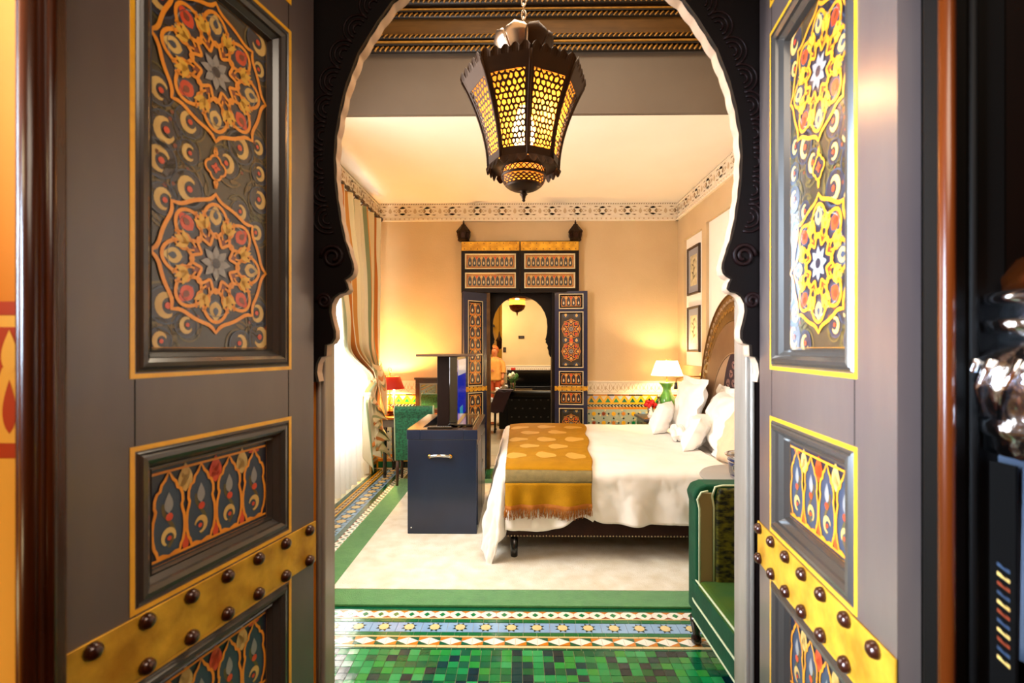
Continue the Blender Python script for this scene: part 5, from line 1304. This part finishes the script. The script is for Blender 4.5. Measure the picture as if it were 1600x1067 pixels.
def cup(loc, lab):
    t = thing('cup', lab, 'cup', loc, group='white cups in the next room')
    MB().lathe([(.025, 0), (.032, .02), (.038, .08), (.034, .08), (.028, .02)], (0, 0, 0), 'porcelain', 16).build('bowl', t); MB().tube([(.034, 0, .06), (.058, 0, .055), (.055, 0, .03), (.033, 0, .022)], .005, 'porcelain', 6).build('handle', t)
    MB().lathe([(.03, -.0), (.06, .008), (.058, .011), (.02, .004)], (0, 0, 0), 'porcelain', 18).build('saucer', t)
for l_, s in (((-.48, 8.42, .5305), 'white cup on the purple table, nearest the black sofa'), ((-.60, 8.5, .5305), 'white cup on the purple table, in the middle'), ((-.40, 9.15, .6455), 'white cup on the round table, apart from the flowers'), ((-.31, 9.33, .6455), 'white cup on the round table, beside the tall jar')): cup(l_, s)
jr = thing('jar', 'pale jar with a dark lid among the cups', 'jar', (-.23, 9.12, .6455)); MB().lathe([(.03, 0), (.034, .03), (.03, .12), (.022, .14)], (0, 0, 0), 'porcelain', 14).build('body', jr); MB().lathe([(.024, .14), (.02, .17), (.001, .172)], (0, 0, 0), 'dark_nail', 12).build('lid', jr)
hl = thing('salon_lantern', 'copper bowl lantern seen through the top of the back doorway', 'lantern', (-.02, 7.6, 0))
MB().lathe([(.30, 2.28), (.26, 2.24), (.12, 2.22), (.11, 2.24)], (0, 0, 0), 'copper', 30).build('canopy', hl); MB().lathe([(.12, 2.225), (.128, 2.18), (.125, 2.145)], (0, 0, 0), 'amber_liner', 24, cap=False).build('glass_band', hl)
MB().lathe([(.13, 2.145), (.128, 2.12), (.105, 2.075), (.06, 2.045), (.015, 2.03), (.012, 2.01), (.004, 1.98), (.0005, 1.97)], (0, 0, 0), 'copper', 24).build('bowl', hl); MB().tube([(0, 0, 2.24), (0, 0, 3.3)], .008, 'copper', 6).build('chain', hl)
lamp('salon_lantern_light', 'POINT', (-.02, 7.6, 2.19), 8, (1, .6, .25), .03)
dl = thing('passage_lantern', 'dark slender lantern hanging at the passage corner', 'lantern', (-.47, 11.9, 1.45))
MB().lathe([(.02, 0), (.06, .03), (.07, .2), (.09, .21), (.03, .32), (.015, .42), (.001, .46)], (0, 0, 0), 'lantern_brass', 8, cap=True).build('body', dl); MB().tube([(0, 0, .44), (0, 0, 1.85)], .006, 'lantern_brass', 6).build('chain', dl)
# woman in the passage
def skin_body(name, joints, edges, m, root, parent=None, sub=2):
    me = bpy.data.meshes.new(name); me.from_pydata([j[0] for j in joints], edges, []); me.materials.append(MATS[m])
    o = bpy.data.objects.new(name, me); COL.objects.link(o); o.parent = parent
    md = o.modifiers.new('skin', 'SKIN'); md.use_smooth_shade = True
    for i, j in enumerate(joints): me.skin_vertices[0].data[i].radius = j[1] if isinstance(j[1], tuple) else (j[1], j[1]); me.skin_vertices[0].data[i].use_root = (i == root)
    s = o.modifiers.new('sub', 'SUBSURF'); s.levels = sub; s.render_levels = sub; return o
pr = thing('person', 'person with short reddish hair in a loose golden blouse standing in the passage', 'person', (-.555, 11.25, 0))
J = [((0, 0, .80), (.13, .09)), ((0, 0, .95), (.12, .085)), ((0, 0, 1.12), (.14, .09)), ((0, 0, 1.22), (.10, .07)), ((0, -.01, 1.27), .05), ((0, -.02, 1.335), (.072, .085)), ((0, -.02, 1.41), (.092, .115)), ((0, -.01, 1.47), (.08, .10)),
     ((.16, 0, 1.19), .052), ((.21, -.02, .96), .042), ((.19, -.10, .76), .032), ((-.16, 0, 1.19), .052), ((-.22, -.02, .98), .042), ((-.13, -.14, .95), .034),
     ((.085, 0, .72), .085), ((.09, 0, .42), .06), ((.09, .01, .09), .042), ((.09, -.12, .035), .035), ((-.085, 0, .72), .085), ((-.09, 0, .42), .06), ((-.09, .01, .09), .042), ((-.09, -.12, .035), .035)]
E_ = [(0, 1), (1, 2), (2, 3), (3, 4), (4, 5), (5, 6), (6, 7), (3, 8), (8, 9), (9, 10), (3, 11), (11, 12), (12, 13), (0, 14), (14, 15), (15, 16), (16, 17), (0, 18), (18, 19), (19, 20), (20, 21)]
skin_body('body', J, E_, 'skin', 0, pr)
for hx, hy, hz, d in ((.19, -.10, .76, (-.1, -.35, -1)), (-.13, -.14, .95, (.9, -.35, .1))):
    d = Vector(d).normalized(); s = d.cross(Vector((0, 1, .2))).normalized()
    base = Vector((hx, hy, hz)); jj = [(base, .02), (base+d*.06, (.032, .02))]; ee = [(0, 1)]
    for f in range(4):
        k = len(jj); o_ = s*(-.024+.016*f); l_ = (.055, .07, .066, .05)[f]
        jj += [(base+d*.08+o_, .009), (base+d*(.08+l_*.5)+o_, .008), (base+d*(.08+l_)+o_+Vector((0, .02, 0)), .006)]; ee += [(1, k), (k, k+1), (k+1, k+2)]
    k = len(jj); jj += [(base+d*.04+s*.035, .010), (base+d*.075+s*.05, .008)]; ee += [(0, k), (k, k+1)]
    skin_body('hand', jj, ee, 'skin', 0, pr, 1)
bl_ = MB()
def blouse(u, v):
    a = u*2*PI; z = 1.275-.545*v; r = .155+.035*v+.012*sin(a*7+v*3)*v; ry = .105+.03*v
    top = smooth(0, .20, v)**.7; return ((r*(.36+.64*top)+.0)*cos(a), (ry*(.62+.38*top)+.008*sin(a*5))*sin(a), z)
bl_.grid(blouse, 48, 16, 'blouse')
bl_.build('blouse', pr, solid=.006)
for s in (-1, 1):
    q = MB(); q.tube([(s*.10, 0, 1.215), (s*.18, -.005, 1.12), (s*.215, -.02, .99), (s*.205, -.05, .90) if s > 0 else (-.19, -.07, .965)], [.055, .066, .062, .06], 'blouse', 14, cap=False); q.build('sleeve', pr)
    q = MB(); q.tube([(s*.07, 0, .82), (s*.085, 0, .72), (s*.09, 0, .42), (s*.09, .01, .08)], [.105, .10, .075, .06], 'trousers', 16, cap=False); q.build('trouser_leg', pr)
hr = MB()
def hair(u, v):
    a = u*2*PI; ph = v*PI*.74; f = max(0, -sin(a)); ph *= 1-.50*f**1.5
    r = 1+.05*noise.noise(Vector((cos(a)*3, sin(a)*3, v*5)))
    return (.096*r*sin(ph)*cos(a), .004+.112*r*sin(ph)*sin(a), 1.432+.102*r*cos(ph))
hr.grid(hair, 32, 14, 'hair'); hr.build('hair', pr, solid=.012)
fc = MB()
for s in (-1, 1): fc.ball((s*.030, -.103, 1.412), .0085, 'porcelain', 8, 6); fc.ball((s*.030, -.1085, 1.412), .0048, 'dark_nail', 6, 5); fc.tube([(s*.016, -.110, 1.432), (s*.032, -.108, 1.437), (s*.046, -.099, 1.432)], .003, 'hair', 5)
fc.build('eyes', pr)
nz_ = MB(); nz_.tube([(0, -.104, 1.415), (0, -.122, 1.386), (0, -.104, 1.377)], [.006, .010, .006], 'skin', 8); nz_.build('nose', pr)
mo_ = MB(); mo_.tube([(-.022, -.096, 1.350), (0, -.106, 1.348), (.022, -.096, 1.350)], [.003, .006, .003], 'wall_red', 6); mo_.build('mouth', pr)
for s in (-1, 1): MB().ball((s*.080, -.005, 1.40), .018, 'skin', 8, 6, (.5, 1, 1.4)).build('ear', pr); MB().tube([(s*.09, .03, .03), (s*.09, -.10, .03), (s*.09, -.16, .022)], [.035, .036, .02], 'mahogany', 10).build('shoe', pr)
# ------------------------------------------------------------------ hall: silver vessel on a draped console by the right casing
cn = thing('hall_console', 'narrow console under a dark blue cloth beside the right-hand casing', 'console', (.84, .655, 0))
bx(-.14, .14, -.075, .075, 0, 1.295, 'casing_black').build('carcass', cn)
def cloth(u, v):
    a = u*2*PI; f = lambda t: max(-1, min(1, t*1.42))
    return ((.148+.010*v*sin(a*9))*f(cos(a)), (.080+.008*v*sin(a*7))*f(sin(a)), 1.306-.27*v)
m = MB(); m.grid(cloth, 80, 12, 'console_cloth'); m.box(-.148, .148, -.08, .08, 1.298, 1.307, 'console_cloth'); cl2 = m.build('cloth', cn, solid=.004)
P = Paint(lambda a, b, h: (-.1645-h, a, b), .0006)
for k in range(11):
    z = 1.02+.013*k; P.poly([(.018, z), (.036, z+.005), (.036, z+.010), (.018, z+.005)], 1, ('cream_paint', 'slate_paint', 'rust_paint')[k % 3]); P.poly([(.020, z+.003), (.030, z+.008), (.026, z+.009)], 2, 'casing_black')
ru = bx(-.164, -.160, .012, .048, .98, 1.30, 'casing_black').build('woven_strip', cn); P.mb.build('weave', ru)
sv_ = thing('silver_urn', 'hammered silver urn catching daylight on the draped console', 'urn', (.728, .655, 1.3085))
MB().lathe([(.05, 0), (.078, .008), (.078, .03), (.083, .036), (.083, .05), (.078, .055), (.088, .075), (.092, .11), (.085, .14), (.068, .158), (.060, .165)], (0, 0, 0), 'silver', 40).build('body', sv_)
fl_ = MB()
for k in range(16):
    a = 2*PI*k/16; fl_.tube([(.082*cos(a), .082*sin(a), .058), (.094*cos(a+.15), .094*sin(a+.15), .10), (.088*cos(a+.3), .088*sin(a+.3), .138)], .006, 'silver', 6)
fl_.build('fluting', sv_)
MB().lathe([(.062, .165), (.076, .175), (.080, .19), (.070, .195)], (0, 0, 0), 'silver', 32).build('lower_rim', sv_); MB().lathe([(.06, .195), (.062, .21), (.078, .214), (.078, .228), (.06, .232)], (0, 0, 0), 'silver_plain', 32).build('collar', sv_)
MB().lathe([(.058, .232), (.06, .25), (.045, .275), (.012, .29), (.016, .30), (.001, .312)], (0, 0, 0), 'copper', 24).build('lid', sv_)
